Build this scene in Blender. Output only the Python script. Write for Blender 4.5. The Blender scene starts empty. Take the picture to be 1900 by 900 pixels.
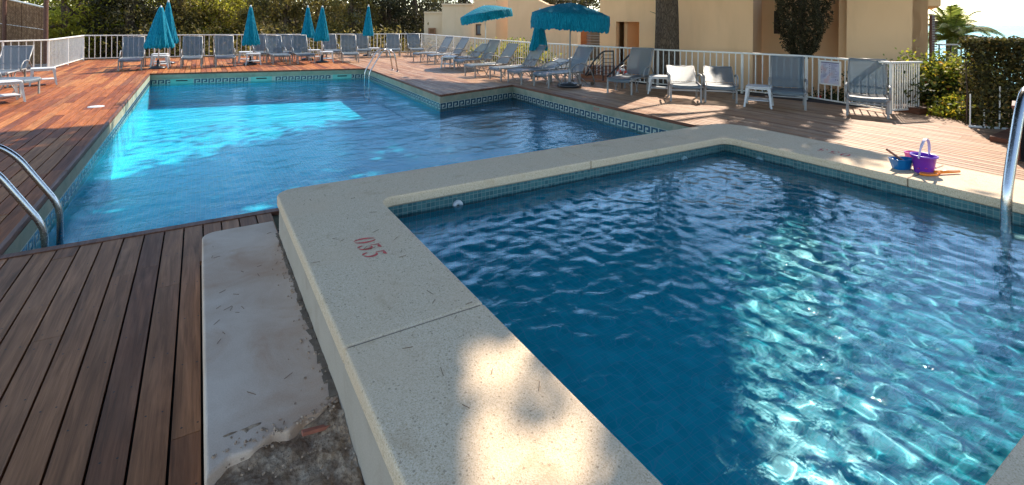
import bpy, math, random
import numpy as np
from mathutils import Vector, Matrix
R = math.radians
random.seed(7); rng = np.random.default_rng(7)
scene = bpy.context.scene
C = scene.collection

# ------------------------------------------------------------------ camera
# world frame: X to the right along the far pool edge, Y along the deck boards, Z up, deck top at z = 0
F, CX, CY, YAW, ROLL, EYE = 945.0, 950.0, 38.0, R(31.6), R(0.5), 1.7
_r0 = Vector((math.cos(YAW), -math.sin(YAW), 0)); FWD = Vector((math.sin(YAW), math.cos(YAW), 0)); _u0 = Vector((0, 0, 1))
RGT = math.cos(ROLL)*_r0 + math.sin(ROLL)*_u0
UPV = -math.sin(ROLL)*_r0 + math.cos(ROLL)*_u0
cd = bpy.data.cameras.new('camera'); cam = bpy.data.objects.new('camera', cd); C.objects.link(cam)
m = Matrix((RGT, UPV, -FWD)).transposed().to_4x4(); m.translation = (0, 0, EYE); cam.matrix_world = m
cd.sensor_width = 36; cd.lens = 36*F/1900; cd.shift_y = -(450-CY)/1900; cd.clip_start = .05; cd.clip_end = 30000
scene.camera = cam

# ------------------------------------------------------------------ sky, sun, exposure
SUN_EL, SUN_AZ = 41.0, 62.3
SUN = Vector((math.sin(R(SUN_AZ))*math.cos(R(SUN_EL)), math.cos(R(SUN_AZ))*math.cos(R(SUN_EL)), math.sin(R(SUN_EL))))
wd = bpy.data.worlds.new('World'); scene.world = wd; wd.use_nodes = True
nt = wd.node_tree; sky = nt.nodes.new('ShaderNodeTexSky'); sky.sky_type = 'NISHITA'; sky.sun_disc = False
sky.sun_elevation = R(SUN_EL); sky.sun_rotation = R(SUN_AZ); sky.dust_density = .15; sky.ozone_density = 1.0; sky.air_density = 1.0
bg = nt.nodes['Background']; bg.inputs['Strength'].default_value = 0.15
nt.links.new(sky.outputs[0], bg.inputs[0])
sl = bpy.data.lights.new('sun', 'SUN'); sl.energy = 3.6; sl.angle = R(0.5); sl.color = (1.0, 0.89, 0.75)
so = bpy.data.objects.new('sun', sl); C.objects.link(so); so.rotation_euler = SUN.to_track_quat('Z', 'Y').to_euler(); so.location = (20, 10, 20)
try: sl.cycles.is_caustics_light = True
except Exception: pass
scene.view_settings.view_transform = 'Standard'; scene.view_settings.look = 'None'
scene.view_settings.exposure = 1.45; scene.view_settings.gamma = 1.0
scene.view_settings.use_curve_mapping = False
cy = scene.cycles
cy.use_denoising = True; cy.max_bounces = 8; cy.transparent_max_bounces = 10; cy.transmission_bounces = 5; cy.glossy_bounces = 3; cy.diffuse_bounces = 3
cy.sample_clamp_indirect = 4.0; cy.caustics_reflective = False; cy.caustics_refractive = True; cy.blur_glossy = 0.3

# ------------------------------------------------------------------ helpers
def at(x, y, z=0.0):                         # pixel of the 1900x900 photo -> point on the plane of height z
    d = FWD + (x-CX)/F*RGT - (y-CY)/F*UPV
    t = (z-EYE)/d.z
    return Vector((0, 0, EYE)) + t*d
def dep(x, y, d):                            # pixel -> point at forward distance d
    return Vector((0, 0, EYE)) + d*(FWD + (x-CX)/F*RGT - (y-CY)/F*UPV)

def tag(o, label=None, cat=None, group=None, kind=None):
    if label: o['label'] = label
    if cat: o['category'] = cat
    if group: o['group'] = group
    if kind: o['kind'] = kind
    return o
def empty(name, loc=(0, 0, 0), rz=0, label=None, cat=None, group=None):
    o = bpy.data.objects.new(name, None); C.objects.link(o); o.location = loc; o.rotation_euler = (0, 0, rz); o.empty_display_size = .2
    return tag(o, label, cat, group)

class MB:
    def __init__(s): s.v = []; s.f = []; s.a = []
    def add(s, vs, fs, a=0.0):
        n = len(s.v); s.v += [tuple(v) for v in vs]; s.f += [tuple(i+n for i in f) for f in fs]; s.a += [a]*len(fs); return s
    def box(s, c, size, rot=None, a=0.0):
        hx, hy, hz = (q/2 for q in size); P = [Vector((x*hx, y*hy, z*hz)) for x in (-1, 1) for y in (-1, 1) for z in (-1, 1)]
        if rot is not None: P = [rot @ p for p in P]
        c = Vector(c)
        return s.add([p+c for p in P], [(0, 1, 3, 2), (4, 6, 7, 5), (0, 4, 5, 1), (2, 3, 7, 6), (0, 2, 6, 4), (1, 5, 7, 3)], a)
    def bar(s, p, q, w, h, a=0.0):           # rectangular bar from p to q
        p, q = Vector(p), Vector(q); d = q-p; L = d.length; d.normalize()
        up = Vector((0, 0, 1)) if abs(d.z) < .95 else Vector((0, 1, 0))
        sd = d.cross(up).normalized(); up = sd.cross(d)
        V = [b + sd*(i*w/2) + up*(j*h/2) for b in (p, q) for i, j in ((-1, -1), (1, -1), (1, 1), (-1, 1))]
        return s.add(V, [(3, 2, 1, 0), (4, 5, 6, 7), (0, 1, 5, 4), (1, 2, 6, 5), (2, 3, 7, 6), (3, 0, 4, 7)], a)
    def tube(s, path, r, n=10, cap=True, a=0.0):
        path = [Vector(p) for p in path]; rr = r if isinstance(r, (list, tuple)) else [r]*len(path)
        V = []; ref = None
        for i, p in enumerate(path):
            d = (path[min(i+1, len(path)-1)] - path[max(i-1, 0)]).normalized()
            if ref is None:
                ref = Vector((0, 0, 1)) if abs(d.z) < .9 else Vector((1, 0, 0))
            x = (ref - d*ref.dot(d))
            if x.length < 1e-4: x = d.orthogonal()
            x.normalize(); y = d.cross(x); ref = x
            V += [p + (x*math.cos(2*math.pi*k/n) + y*math.sin(2*math.pi*k/n))*rr[i] for k in range(n)]
        Fc = [(i*n+k, i*n+(k+1) % n, (i+1)*n+(k+1) % n, (i+1)*n+k) for i in range(len(path)-1) for k in range(n)]
        if cap: Fc += [tuple(range(n-1, -1, -1)), tuple((len(path)-1)*n+k for k in range(n))]
        return s.add(V, Fc, a)
    def lathe(s, prof, c=(0, 0, 0), n=24, wob=None, a=0.0):
        c = Vector(c); V = []
        for j, (r, z) in enumerate(prof):
            for k in range(n):
                t = 2*math.pi*k/n; q = r*(wob(t, z) if wob else 1)
                V.append(c + Vector((q*math.cos(t), q*math.sin(t), z)))
        Fc = [(j*n+k, j*n+(k+1) % n, (j+1)*n+(k+1) % n, (j+1)*n+k) for j in range(len(prof)-1) for k in range(n)]
        return s.add(V, Fc, a)
    def prism(s, poly, z0, z1, a=0.0, bottom=True):
        n = len(poly); V = [(p[0], p[1], z0) for p in poly] + [(p[0], p[1], z1) for p in poly]
        Fc = [tuple(range(n, 2*n))] + [(i, (i+1) % n, n+(i+1) % n, n+i) for i in range(n)]
        if bottom: Fc.append(tuple(range(n-1, -1, -1)))
        return s.add(V, Fc, a)
    def build(s, name, mat, parent=None, smooth=False, bevel=0, seg=2, attr=False, label=None):
        off = Vector((0, 0, 0))
        if parent is not None and parent.rotation_euler.z == 0:
            q = parent
            while q is not None: off += Vector(q.location); q = q.parent
        me = bpy.data.meshes.new(name); me.from_pydata([tuple(Vector(v)-off) for v in s.v], [], s.f)
        if attr:
            at_ = me.attributes.new('rnd', 'FLOAT', 'FACE'); at_.data.foreach_set('value', s.a)
        me.materials.append(mat)
        if smooth: me.polygons.foreach_set('use_smooth', [True]*len(me.polygons))
        me.update()
        o = bpy.data.objects.new(name, me); C.objects.link(o)
        if parent is not None: o.parent = parent
        if bevel:
            b = o.modifiers.new('bevel', 'BEVEL'); b.width = bevel; b.segments = seg; b.limit_method = 'ANGLE'; b.angle_limit = R(40); b.harden_normals = False
        if label: o['label'] = label
        return o

def copy_tree(o, parent=None):
    c = o.copy(); C.objects.link(c)
    if parent is not None: c.parent = parent
    for ch in list(o.children): copy_tree(ch, c)
    return c

def clip(poly, conv):                        # Sutherland-Hodgman, conv is counter-clockwise
    out = list(poly)
    for i in range(len(conv)):
        ax, ay = conv[i][:2]; bx, by = conv[(i+1) % len(conv)][:2]
        inp, out = out, []
        if not inp: return []
        f = lambda p: (bx-ax)*(p[1]-ay) - (by-ay)*(p[0]-ax)
        for j in range(len(inp)):
            p, q = inp[j], inp[(j+1) % len(inp)]; fp, fq = f(p), f(q)
            if fp >= 0: out.append(p)
            if (fp >= 0) != (fq >= 0):
                t = fp/(fp-fq); out.append((p[0]+t*(q[0]-p[0]), p[1]+t*(q[1]-p[1])))
    return out
def inpoly(x, y, poly):
    r = False; n = len(poly); j = n-1
    for i in range(n):
        xi, yi = poly[i][:2]; xj, yj = poly[j][:2]
        if (yi > y) != (yj > y) and x < (xj-xi)*(y-yi)/(yj-yi)+xi: r = not r
        j = i
    return r

# ------------------------------------------------------------------ materials
class N:
    def __init__(s, name):
        s.m = bpy.data.materials.new(name); s.m.use_nodes = True; s.t = s.m.node_tree; s.n = s.t.nodes; s.b = s.n['Principled BSDF']; s.out = s.n['Material Output']
    def new(s, ty, **k):
        x = s.n.new(ty)
        for a, b in k.items():
            if hasattr(x, a): setattr(x, a, b)
            else: x.inputs[a.replace('_', ' ')].default_value = b
        return x
    def l(s, a, b): s.t.links.new(a, b)
    def coord(s, scale=(1, 1, 1), kind='Object'):
        tc = s.new('ShaderNodeTexCoord'); mp = s.new('ShaderNodeMapping'); mp.inputs['Scale'].default_value = scale; s.l(tc.outputs[kind], mp.inputs[0]); return mp.outputs[0]
    def noise(s, vec, scale, detail=4, rough=.55, dist=0):
        x = s.new('ShaderNodeTexNoise'); x.inputs['Scale'].default_value = scale; x.inputs['Detail'].default_value = detail; x.inputs['Roughness'].default_value = rough; x.inputs['Distortion'].default_value = dist
        if vec is not None: s.l(vec, x.inputs['Vector'])
        return x.outputs['Fac']
    def ramp(s, fac, stops):
        x = s.new('ShaderNodeValToRGB'); cr = x.color_ramp
        while len(cr.elements) < len(stops): cr.elements.new(.5)
        for e, (p, c) in zip(cr.elements, stops): e.position = p; e.color = (*c, 1) if len(c) == 3 else c
        s.l(fac, x.inputs[0]); return x.outputs[0]
    def mix(s, fac, a, b, mode='MIX'):
        x = s.new('ShaderNodeMix'); x.data_type = 'RGBA'; x.blend_type = mode
        for v, i in ((fac, 0), (a, 6), (b, 7)):
            if isinstance(v, (int, float)): x.inputs[i].default_value = v
            elif isinstance(v, tuple): x.inputs[i].default_value = (*v, 1)
            else: s.l(v, x.inputs[i])
        return x.outputs[2]
    def math(s, op, a, b=0.0, c=None):
        x = s.new('ShaderNodeMath'); x.operation = op
        for i, v in enumerate((a, b, c)):
            if v is None: continue
            if isinstance(v, (int, float)): x.inputs[i].default_value = v
            else: s.l(v, x.inputs[i])
        return x.outputs[0]
    def bump(s, h, strength=.3, dist=.01):
        x = s.new('ShaderNodeBump'); x.inputs['Strength'].default_value = strength; x.inputs['Distance'].default_value = dist; s.l(h, x.inputs['Height']); s.l(x.outputs[0], s.b.inputs['Normal']); return x.outputs[0]
    def col(s, c):
        if isinstance(c, tuple): s.b.inputs['Base Color'].default_value = (*c, 1)
        else: s.l(c, s.b.inputs['Base Color'])
    def rough(s, r, spec=None):
        if isinstance(r, (int, float)): s.b.inputs['Roughness'].default_value = r
        else: s.l(r, s.b.inputs['Roughness'])
        if spec is not None: s.b.inputs['Specular IOR Level'].default_value = spec

def simple(name, c, rough=.6, metal=0, var=.12, scale=6, bump=0, spec=.5):
    n = N(name); v = n.coord(); f = n.noise(v, scale, 5)
    n.col(n.ramp(f, [(.3, tuple(q*(1-var) for q in c)), (.7, tuple(min(1, q*(1+var)) for q in c))])); n.rough(rough, spec); n.b.inputs['Metallic'].default_value = metal
    if bump: n.bump(n.noise(v, scale*8, 3), bump, .003)
    return n.m

def wood(name, stops, grain=(.55, 1.0), weather=None, rough=.55):
    n = N(name); at_ = n.new('ShaderNodeAttribute', attribute_name='rnd'); rnd = at_.outputs['Fac']
    tc = n.new('ShaderNodeTexCoord'); cmb = n.new('ShaderNodeCombineXYZ')
    n.l(n.math('MULTIPLY', rnd, 37.0), cmb.inputs[0]); n.l(n.math('MULTIPLY', rnd, 91.0), cmb.inputs[1])
    ad = n.new('ShaderNodeVectorMath', operation='ADD'); n.l(tc.outputs['Object'], ad.inputs[0]); n.l(cmb.outputs[0], ad.inputs[1])
    def mp(sc):
        q = n.new('ShaderNodeMapping'); q.inputs['Scale'].default_value = sc; n.l(ad.outputs[0], q.inputs[0]); return q.outputs[0]
    base = n.ramp(rnd, stops)
    g1 = n.noise(mp((30, 1.6, 30)), 1.0, 7, .65, .9)          # long grain
    g2 = n.noise(mp((9, .8, 9)), 1.0, 3, .5, 2.2)              # figure
    g3 = n.noise(mp((150, 4, 150)), 1.0, 3, .7)
    c = n.mix(1.0, base, n.ramp(g1, [(.3, (grain[0],)*3), (.62, (grain[1],)*3)]), 'MULTIPLY')
    c = n.mix(1.0, c, n.ramp(g2, [(.3, (.66, .63, .6)), (.7, (1.12, 1.1, 1.08))]), 'MULTIPLY')
    c = n.mix(.5, c, n.ramp(g3, [(.35, (.7, .7, .7)), (.6, (1.08, 1.08, 1.08))]), 'MULTIPLY')
    if weather:
        w = n.noise(mp((2.2, .7, 1)), 1.0, 5, .6, .4); c = n.mix(n.ramp(w, [(.45, (0, 0, 0)), (.75, (weather[1],)*3)]), c, weather[0])
    n.col(c); n.rough(n.math('MULTIPLY_ADD', g1, -.25, rough+.12), .15)
    n.bump(n.math('ADD', g1, n.math('MULTIPLY', g3, .5)), .35, .004)
    return n.m

M = {}
M['wood_red'] = wood('ipe_boards', [(0, (.19, .052, .018)), (.3, (.32, .092, .024)), (.6, (.43, .14, .038)), (.85, (.50, .20, .06)), (1, (.22, .075, .035))], weather=((.28, .17, .10), .12), rough=.68)
M['wood_near'] = wood('dull_ipe_boards', [(0, (.21, .08, .034)), (.3, (.30, .12, .05)), (.6, (.37, .158, .066)), (.85, (.44, .20, .09)), (1, (.23, .09, .042))], weather=((.28, .18, .11), .18), rough=.6)
M['wood_sun'] = wood('bleached_boards', [(0, (.34, .16, .08)), (.4, (.47, .25, .13)), (.75, (.56, .34, .20)), (1, (.38, .19, .10))], weather=((.46, .36, .27), .5))
M['wood_trim'] = wood('edge_boards', [(0, (.17, .07, .04)), (1, (.23, .1, .06))])
M['white_metal'] = simple('white_metal', (.72, .69, .62), .42, 0, .06)
M['white_plastic'] = simple('white_plastic', (.52, .52, .51), .4, 0, .05)
M['grey_frame'] = simple('grey_frame', (.25, .24, .225), .38, .1, .08)
M['dark_metal'] = simple('dark_metal', (.035, .03, .028), .5, .3)
M['rust'] = simple('rusty_steel', (.12, .05, .03), .75, .2, .35, 20)
M['black'] = simple('black_plastic', (.02, .022, .026), .35)
M['void'] = simple('opening_shade', (.012, .012, .012), .8)  # near-black colour painted for the shade inside openings
M['screw'] = simple('screw_head', (.03, .025, .02), .5, .5)
n = N('stainless'); n.col((.48, .47, .46)); n.b.inputs['Metallic'].default_value = 1.0; n.rough(n.ramp(n.noise(n.coord((60, 60, 60)), 1, 4), [(.3, (.16,)*3), (.7, (.3,)*3)])); M['steel'] = n.m

# washed aggregate coping
n = N('washed_aggregate'); v = n.coord()
vo = n.new('ShaderNodeTexVoronoi'); vo.inputs['Scale'].default_value = 300; n.l(v, vo.inputs['Vector'])
vo2 = n.new('ShaderNodeTexVoronoi'); vo2.inputs['Scale'].default_value = 70; n.l(v, vo2.inputs['Vector'])
sep = n.new('ShaderNodeSeparateColor'); n.l(vo.outputs['Color'], sep.inputs[0])
pc = n.ramp(sep.outputs[0], [(0, (.40, .28, .17)), (.12, (.58, .44, .29)), (.5, (.67, .52, .36)), (.9, (.74, .60, .43)), (1, (.50, .33, .18))])
big = n.noise(v, 2.2, 5, .6); st = n.noise(v, 5.5, 6, .65, .5)
c = n.mix(n.ramp(big, [(.4, (0, 0, 0)), (.72, (.55,)*3)]), pc, (.66, .47, .30))
c = n.mix(n.ramp(st, [(.58, (0, 0, 0)), (.75, (.55,)*3)]), c, (.44, .28, .15))
sep2 = n.new('ShaderNodeSeparateColor'); n.l(vo2.outputs['Color'], sep2.inputs[0])
spk = n.math('MULTIPLY', n.math('GREATER_THAN', sep2.outputs[1], .86), n.math('LESS_THAN', vo2.outputs['Distance'], .28))
c = n.mix(n.math('MULTIPLY', spk, .7), c, (.30, .20, .12))
oi = n.new('ShaderNodeObjectInfo'); c = n.mix(1.0, c, n.ramp(oi.outputs['Random'], [(0, (.93, .92, .9)), (1, (1.04, 1.02, 1.0))]), 'MULTIPLY')
n.col(c); n.rough(.82, .3); n.bump(n.math('ADD', vo.outputs['Distance'], n.math('MULTIPLY', n.noise(v, 40, 4), .6)), .35, .003)
M['coping'] = n.m
# smoother painted cement (step, pool wall)
def cement(name, c1, c2, stain, sc=3.0):
    n = N(name); v = n.coord(); a = n.noise(v, sc, 6, .6, .3); b = n.noise(v, sc*.6+1, 5, .65, .8); g = n.noise(v, 190, 3, .7)
    c = n.mix(n.ramp(a, [(.35, (0, 0, 0)), (.65, (1, 1, 1))]), c1, c2)
    c = n.mix(n.ramp(b, [(.5, (0, 0, 0)), (.74, (.6,)*3)]), c, stain)
    c = n.mix(.35, c, n.ramp(g, [(.3, (.6,)*3), (.6, (1.1,)*3)]), 'MULTIPLY')
    n.col(c); n.rough(.85, .25); n.bump(n.math('ADD', g, n.math('MULTIPLY', a, 2)), .22, .003); return n.m
M['step'] = cement('step_cement', (.66, .51, .39), (.55, .39, .28), (.46, .25, .14))
M['wallpaint'] = cement('painted_render', (.44, .36, .28), (.40, .33, .25), (.3, .22, .15), 5)
M['concrete_band'] = cement('damp_concrete', (.33, .30, .21), (.22, .25, .18), (.11, .15, .11), 4)
def facade(name, c1, c2):
    n = N(name); v = n.coord(); a = n.noise(v, .45, 5, .6, .3); g = n.noise(v, 45, 4, .7)
    w = n.noise(n.coord((1.5, 1.5, .25)), 1.2, 5, .6)
    c = n.mix(n.ramp(a, [(.35, (0, 0, 0)), (.65, (1, 1, 1))]), c1, c2)
    c = n.mix(n.ramp(w, [(.52, (0, 0, 0)), (.8, (.35,)*3)]), c, tuple(q*.72 for q in c2))
    n.col(c); n.rough(.9, .2); n.bump(g, .15, .004); return n.m
M['facade'] = facade('ochre_render', (.92, .57, .31), (.86, .52, .275))
M['facade_pale'] = facade('pale_render', (.80, .60, .39), (.74, .54, .33))

# pool linings : mosaic tiles
def mosaic(name, cols, tile, grout, gw=.06, rough=.25):
    n = N(name); v = n.coord()
    sx = n.new('ShaderNodeSeparateXYZ'); n.l(v, sx.inputs[0])
    def cell(o): return n.math('FLOOR', n.math('DIVIDE', o, tile)), n.math('FRACT', n.math('DIVIDE', n.math('ADD', o, tile*.0), tile))
    cs = [cell(sx.outputs[i]) for i in range(3)]
    cb = n.new('ShaderNodeCombineXYZ')
    for i in range(3): n.l(cs[i][0], cb.inputs[i])
    wn = n.new('ShaderNodeTexWhiteNoise'); wn.noise_dimensions = '3D'; n.l(cb.outputs[0], wn.inputs[0])
    # grout lines only across the two axes lying in the face
    geo = n.new('ShaderNodeNewGeometry'); sn = n.new('ShaderNodeSeparateXYZ'); n.l(geo.outputs['True Normal'], sn.inputs[0])
    g = None
    for i in range(3):
        e = n.math('LESS_THAN', cs[i][1], gw)
        e = n.math('MULTIPLY', e, n.math('LESS_THAN', n.math('ABSOLUTE', sn.outputs[i]), .7))
        g = e if g is None else n.math('MAXIMUM', g, e)
    c = n.ramp(wn.outputs[0], cols)
    c = n.mix(g, c, grout); big = n.noise(v, 1.5, 4)
    c = n.mix(1.0, c, n.ramp(big, [(.3, (.9,)*3), (.7, (1.08,)*3)]), 'MULTIPLY')
    n.col(c); n.rough(rough); return n.m
M['tile_small'] = mosaic('small_pool_mosaic', [(0, (.012, .56, .66)), (.5, (.02, .64, .73)), (1, (.05, .72, .80))], .05, (.22, .66, .8), .08)
M['tile_big'] = mosaic('main_pool_mosaic', [(0, (.010, .47, .68)), (1, (.03, .56, .75))], .06, (.2, .58, .66), .07)
M['tile_green'] = mosaic('waterline_mosaic', [(0, (.03, .085, .09)), (.5, (.045, .12, .12)), (1, (.065, .15, .145))], .034, (.17, .21, .18), .1)
M['key_white'] = simple('white_tiles', (.36, .39, .32), .3, 0, .08, 12)
M['key_blue'] = simple('navy_tiles', (.012, .05, .085), .25, 0, .2, 20)
M['red_paint'] = simple('red_paint', (.55, .06, .045), .7, 0, .3, 40)
M['joint'] = simple('joint_mortar', (.17, .12, .08), .9, 0, .3, 30)

# water
def water(name, tint, bsc, bstr, refract=True):
    n = N(name); n.n.remove(n.b)
    gl = n.new('ShaderNodeBsdfRefraction' if refract else 'ShaderNodeBsdfTransparent'); gl.inputs['Color'].default_value = (*tint, 1)
    if refract: gl.inputs['IOR'].default_value = 1.333; gl.inputs['Roughness'].default_value = 0
    gs = n.new('ShaderNodeBsdfGlossy'); gs.inputs['Roughness'].default_value = 0.02; gs.inputs['Color'].default_value = (.72, .9, 1, 1)  # blue tint painted into the reflection so mirrored sky looks azure
    fr = n.new('ShaderNodeFresnel'); fr.inputs['IOR'].default_value = 1.333 if refract else 1.17
    bp = n.new('ShaderNodeBump'); bp.inputs['Strength'].default_value = bstr; bp.inputs['Distance'].default_value = .01
    v = n.coord((1, 1.5, 1)); n.l(n.noise(v, bsc, 4, .6, .6), bp.inputs['Height'])
    for q in (gs, fr): n.l(bp.outputs[0], q.inputs['Normal'])
    if refract:                                 # part of the light goes straight through, part is bent by the ripples
        tp = n.new('ShaderNodeBsdfTransparent'); tp.inputs['Color'].default_value = (*tint, 1); mt = n.new('ShaderNodeMixShader'); mt.inputs[0].default_value = .5
        n.l(gl.outputs[0], mt.inputs[1]); n.l(tp.outputs[0], mt.inputs[2]); gl = mt
    mx = n.new('ShaderNodeMixShader'); n.l(fr.outputs[0], mx.inputs[0]); n.l(gl.outputs[0], mx.inputs[1]); n.l(gs.outputs[0], mx.inputs[2]); n.l(mx.outputs[0], n.out.inputs['Surface'])
    return n.m
M['water_small'] = water('pool_water_small', (.66, .95, 1.0), 16, .25)
M['water_big'] = water('pool_water_big', (.6, .97, 1.0), 11, .55, False)

def leafmat(name, stops, trans=.35):
    n = N(name); a = n.new('ShaderNodeAttribute', attribute_name='rnd'); c = n.ramp(a.outputs['Fac'], stops); n.col(c); n.rough(.6, .3)
    tr = n.new('ShaderNodeBsdfTranslucent'); n.l(c, tr.inputs[0]); mx = n.new('ShaderNodeMixShader'); mx.inputs[0].default_value = trans
    n.l(n.b.outputs[0], mx.inputs[1]); n.l(tr.outputs[0], mx.inputs[2]); n.l(mx.outputs[0], n.out.inputs[0]); return n.m
# ------------------------------------------------------------------ plan of the place
POOL = [(-1.19, 4.93), (6.85, 4.93), (6.98, 11.29), (4.61, 10.53), (4.89, 17.41), (-1.22, 18.57)]   # counter-clockwise
WB, FB = -.30, -.95                          # main pool: water level, floor
SP = [(1.04, .48), (4.71, .48), (4.71, 3.36), (1.04, 3.36)]; WS, FS, CT = .36, -.20, .50                 # small pool
SPO = (.46, -.1, 5.42, 3.88)                   # outer edge of its coping
FENCE = [(9.89, 25.07), (9.45, 14.2), (10.3, 9.4), (11.1, 7.5), (11.5, 6.2), (11.14, 4.44)]
FL0, FL1 = (-3.99, 21.1), (-3.83, 25.73)

# ground: one sheet to the sea, with the deck and pools set into it
gx = sorted(set([-600, -200, -80, -40, -20, -12, -9.8, -6, 0, 4, 8, 12.2, 16, 20, 26, 32, 40, 50, 65, 90, 130])); gy = sorted(set([-300, -100, -40, -12, -2.6, 4.3, 10, 18, 25.6, 32, 40, 50, 70, 110, 200, 500, 900]))
def gz(x, y):
    if -9.8 <= x <= 12.2 and -2.6 <= y <= 25.6: return -.45
    s = x*.75 - y*.12                          # falls away to the right, towards the sea
    return -.5 - max(0, min(1, (s-20)/35))*24 + (.4*math.sin(x*.3)*math.cos(y*.23))*min(1, max(0, math.hypot(x-3, y-12)-22)/20)
g = MB(); idx = {}
for i, x in enumerate(gx):
    for j, y in enumerate(gy): idx[i, j] = len(g.v); g.v.append((x, y, gz(x, y)))
for i in range(len(gx)-1):
    for j in range(len(gy)-1):
        cx_, cy_ = (gx[i]+gx[i+1])/2, (gy[j]+gy[j+1])/2
        if -9.8 < cx_ < 12.2 and -2.6 < cy_ < 25.6: continue
        g.f.append((idx[i, j], idx[i+1, j], idx[i+1, j+1], idx[i, j+1])); g.a.append(0)
n = N('dry_earth'); v = n.coord(); a = n.noise(v, .6, 6, .65); b = n.noise(v, 9, 5, .7)
c = n.mix(n.ramp(a, [(.4, (0, 0, 0)), (.65, (1, 1, 1))]), (.16, .11, .06), (.09, .085, .035)); c = n.mix(1.0, c, n.ramp(b, [(.3, (.6,)*3), (.7, (1.2,)*3)]), 'MULTIPLY'); n.col(c); n.rough(.95, .1); n.bump(b, .5, .05)
M['earth'] = n.m
tag(g.build('ground', M['earth']), kind='structure')
sea = MB(); sea.add([(-4000, -9000, -20), (26000, -9000, -20), (26000, 9000, -20), (-4000, 9000, -20)], [(0, 1, 2, 3)])
n = N('sea_water'); v = n.coord((.02, .02, 1)); n.col(n.ramp(n.noise(v, .25, 5), [(.35, (.10, .34, .36)), (.7, (.14, .42, .43))])); n.rough(.6, .1); n.bump(n.noise(n.coord((.4, .4, 1)), 1, 4), .4, .3)
tag(sea.build('sea', n.m), kind='structure')

# ------------------------------------------------------------------ decks
def deck(name, regions, pitch, x0, mat, lmin, lmax, gap=.008, seed=1):
    rr = random.Random(seed); mb = MB(); sc = MB()
    xs = [p[0] for r in regions for p in r]; ys = [p[1] for r in regions for p in r]
    k0 = math.floor((min(xs)-x0)/pitch); k1 = math.ceil((max(xs)-x0)/pitch)
    for k in range(k0, k1):
        xa = x0+k*pitch+gap/2; xb = xa+pitch-gap; y = min(ys)-rr.random()*lmax
        while y < max(ys):
            L = rr.uniform(lmin, lmax); a = rr.random(); y2 = y+L-.004; dz = rr.uniform(-.0012, .0012)
            for reg in regions:
                p = clip([(xa, y), (xb, y), (xb, y2), (xa, y2)], reg)
                if len(p) > 2: mb.prism(p, -.028, dz, a, bottom=False)
            if xa < .3 and y < 7.5 and name == 'deck':    # screws show only close by
                yy = y+.05
                while yy < y2:
                    for xo in (.03, pitch-gap-.03):
                        px, py = xa+xo+rr.uniform(-.004, .004), yy+rr.uniform(-.008, .008)
                        if any(inpoly(px, py, reg) for reg in regions) and py > .5 and px > -5:
                            sc.add([(px+.0045*math.cos(t*math.pi/3), py+.0045*math.sin(t*math.pi/3), dz+.0008) for t in range(6)], [tuple(range(6))])
                    yy += .45
            y += L
    o = mb.build(name, mat, attr=True); tag(o, kind='structure')
    if sc.f: tag(sc.build('screw_head', M['screw'], o), kind='stuff')
    return o
deck('deck', [[(-10, -2.6), (.02, -2.6), (.02, 4.885), (-10, 4.885)], [(.02, 4.16), (.55, 4.16), (.55, 4.885), (.02, 4.885)]], .1297, -.087, M['wood_near'], 1.6, 3.2, gap=.0105, seed=3)
LX = -4.05
deck('deck', [[(-10, 4.975), (-1.23, 4.975), (-1.23, 21.1), (-10, 21.1)], [(LX, 21.1), (-1.23, 21.1), (-1.23, 25.8), (LX, 25.8)],
              [(-1.23, 18.60), (4.89, 17.44), (4.89, 25.4), (-1.23, 25.8)]], .145, -1.23, M['wood_red'], 1.2, 2.6, gap=.012, seed=4)
deck('deck', [[(4.93, 17.43), (10.1, 17.43), (10.1, 25.1), (4.93, 25.4)], [(4.63, 10.58), (6.98, 11.33), (6.98, 17.43), (4.91, 17.43)],
              [(7.0, 11.31), (9.95, 11.31), (9.7, 17.43), (7.0, 17.43)], [(6.87, 4.97), (11.7, 4.97), (11.66, 6.3), (11.25, 7.6), (10.45, 9.5), (10.05, 11.31), (7.0, 11.31)],
              [(5.3, 4.4), (11.7, 4.4), (11.7, 4.97), (5.3, 4.97)], [(5.3, -2.6), (12.2, -2.6), (12.2, 4.4), (5.3, 4.4)]], .108, 6.87, M['wood_sun'], 1.6, 3.4, gap=.019, seed=5)
# substructure seen through the gaps
sub = MB(); sub.box((-4.765, 1.1, -.2), (10.45, 7.4, .3)); sub.box((-5.66, 15, -.2), (8.8, 20, .3)); sub.box((1.9, 22.3, -.2), (6.2, 6.6, .3)); sub.box((8.75, 18.6, -.2), (6.4, 14, .3)); sub.box((9.6, 4.35, -.2), (5.1, 13.7, .3)); sub.box((6.2, 1.1, -.2), (1.55, 7.5, .3)); sub.box((5.9, 14.8, -.2), (1.7, 5, .3))
tag(sub.build('deck_bed', simple('dark_bed', (.02, .015, .012), .9)), kind='structure')
# nosing boards round the main pool
tr = MB()
for k in range(5):
    a_ = (-10+k*2.15); tr.box((a_+1.07, 4.93, -.012), (2.14, .082, .036), a=rng.random())
def nose(p, q, n=4):
    p, q = Vector((*p, 0)), Vector((*q, 0))
    for k in range(n): tr.bar(p.lerp(q, k/n), p.lerp(q, (k+.995)/n), .035, .05, rng.random())
for (p, q, k) in (((-1.213, 4.98), (-1.243, 18.6), 6), ((-1.24, 18.59), (4.9, 17.425), 3), ((4.905, 17.4), (4.625, 10.54), 3), ((4.62, 10.545), (6.99, 11.305), 1), ((6.995, 11.28), (6.865, 4.95), 3)): nose(p, q, k)
for i in range(3, len(tr.v)): pass
tag(tr.build('deck_edge', M['wood_trim'], attr=True, bevel=.003), kind='structure')

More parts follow.
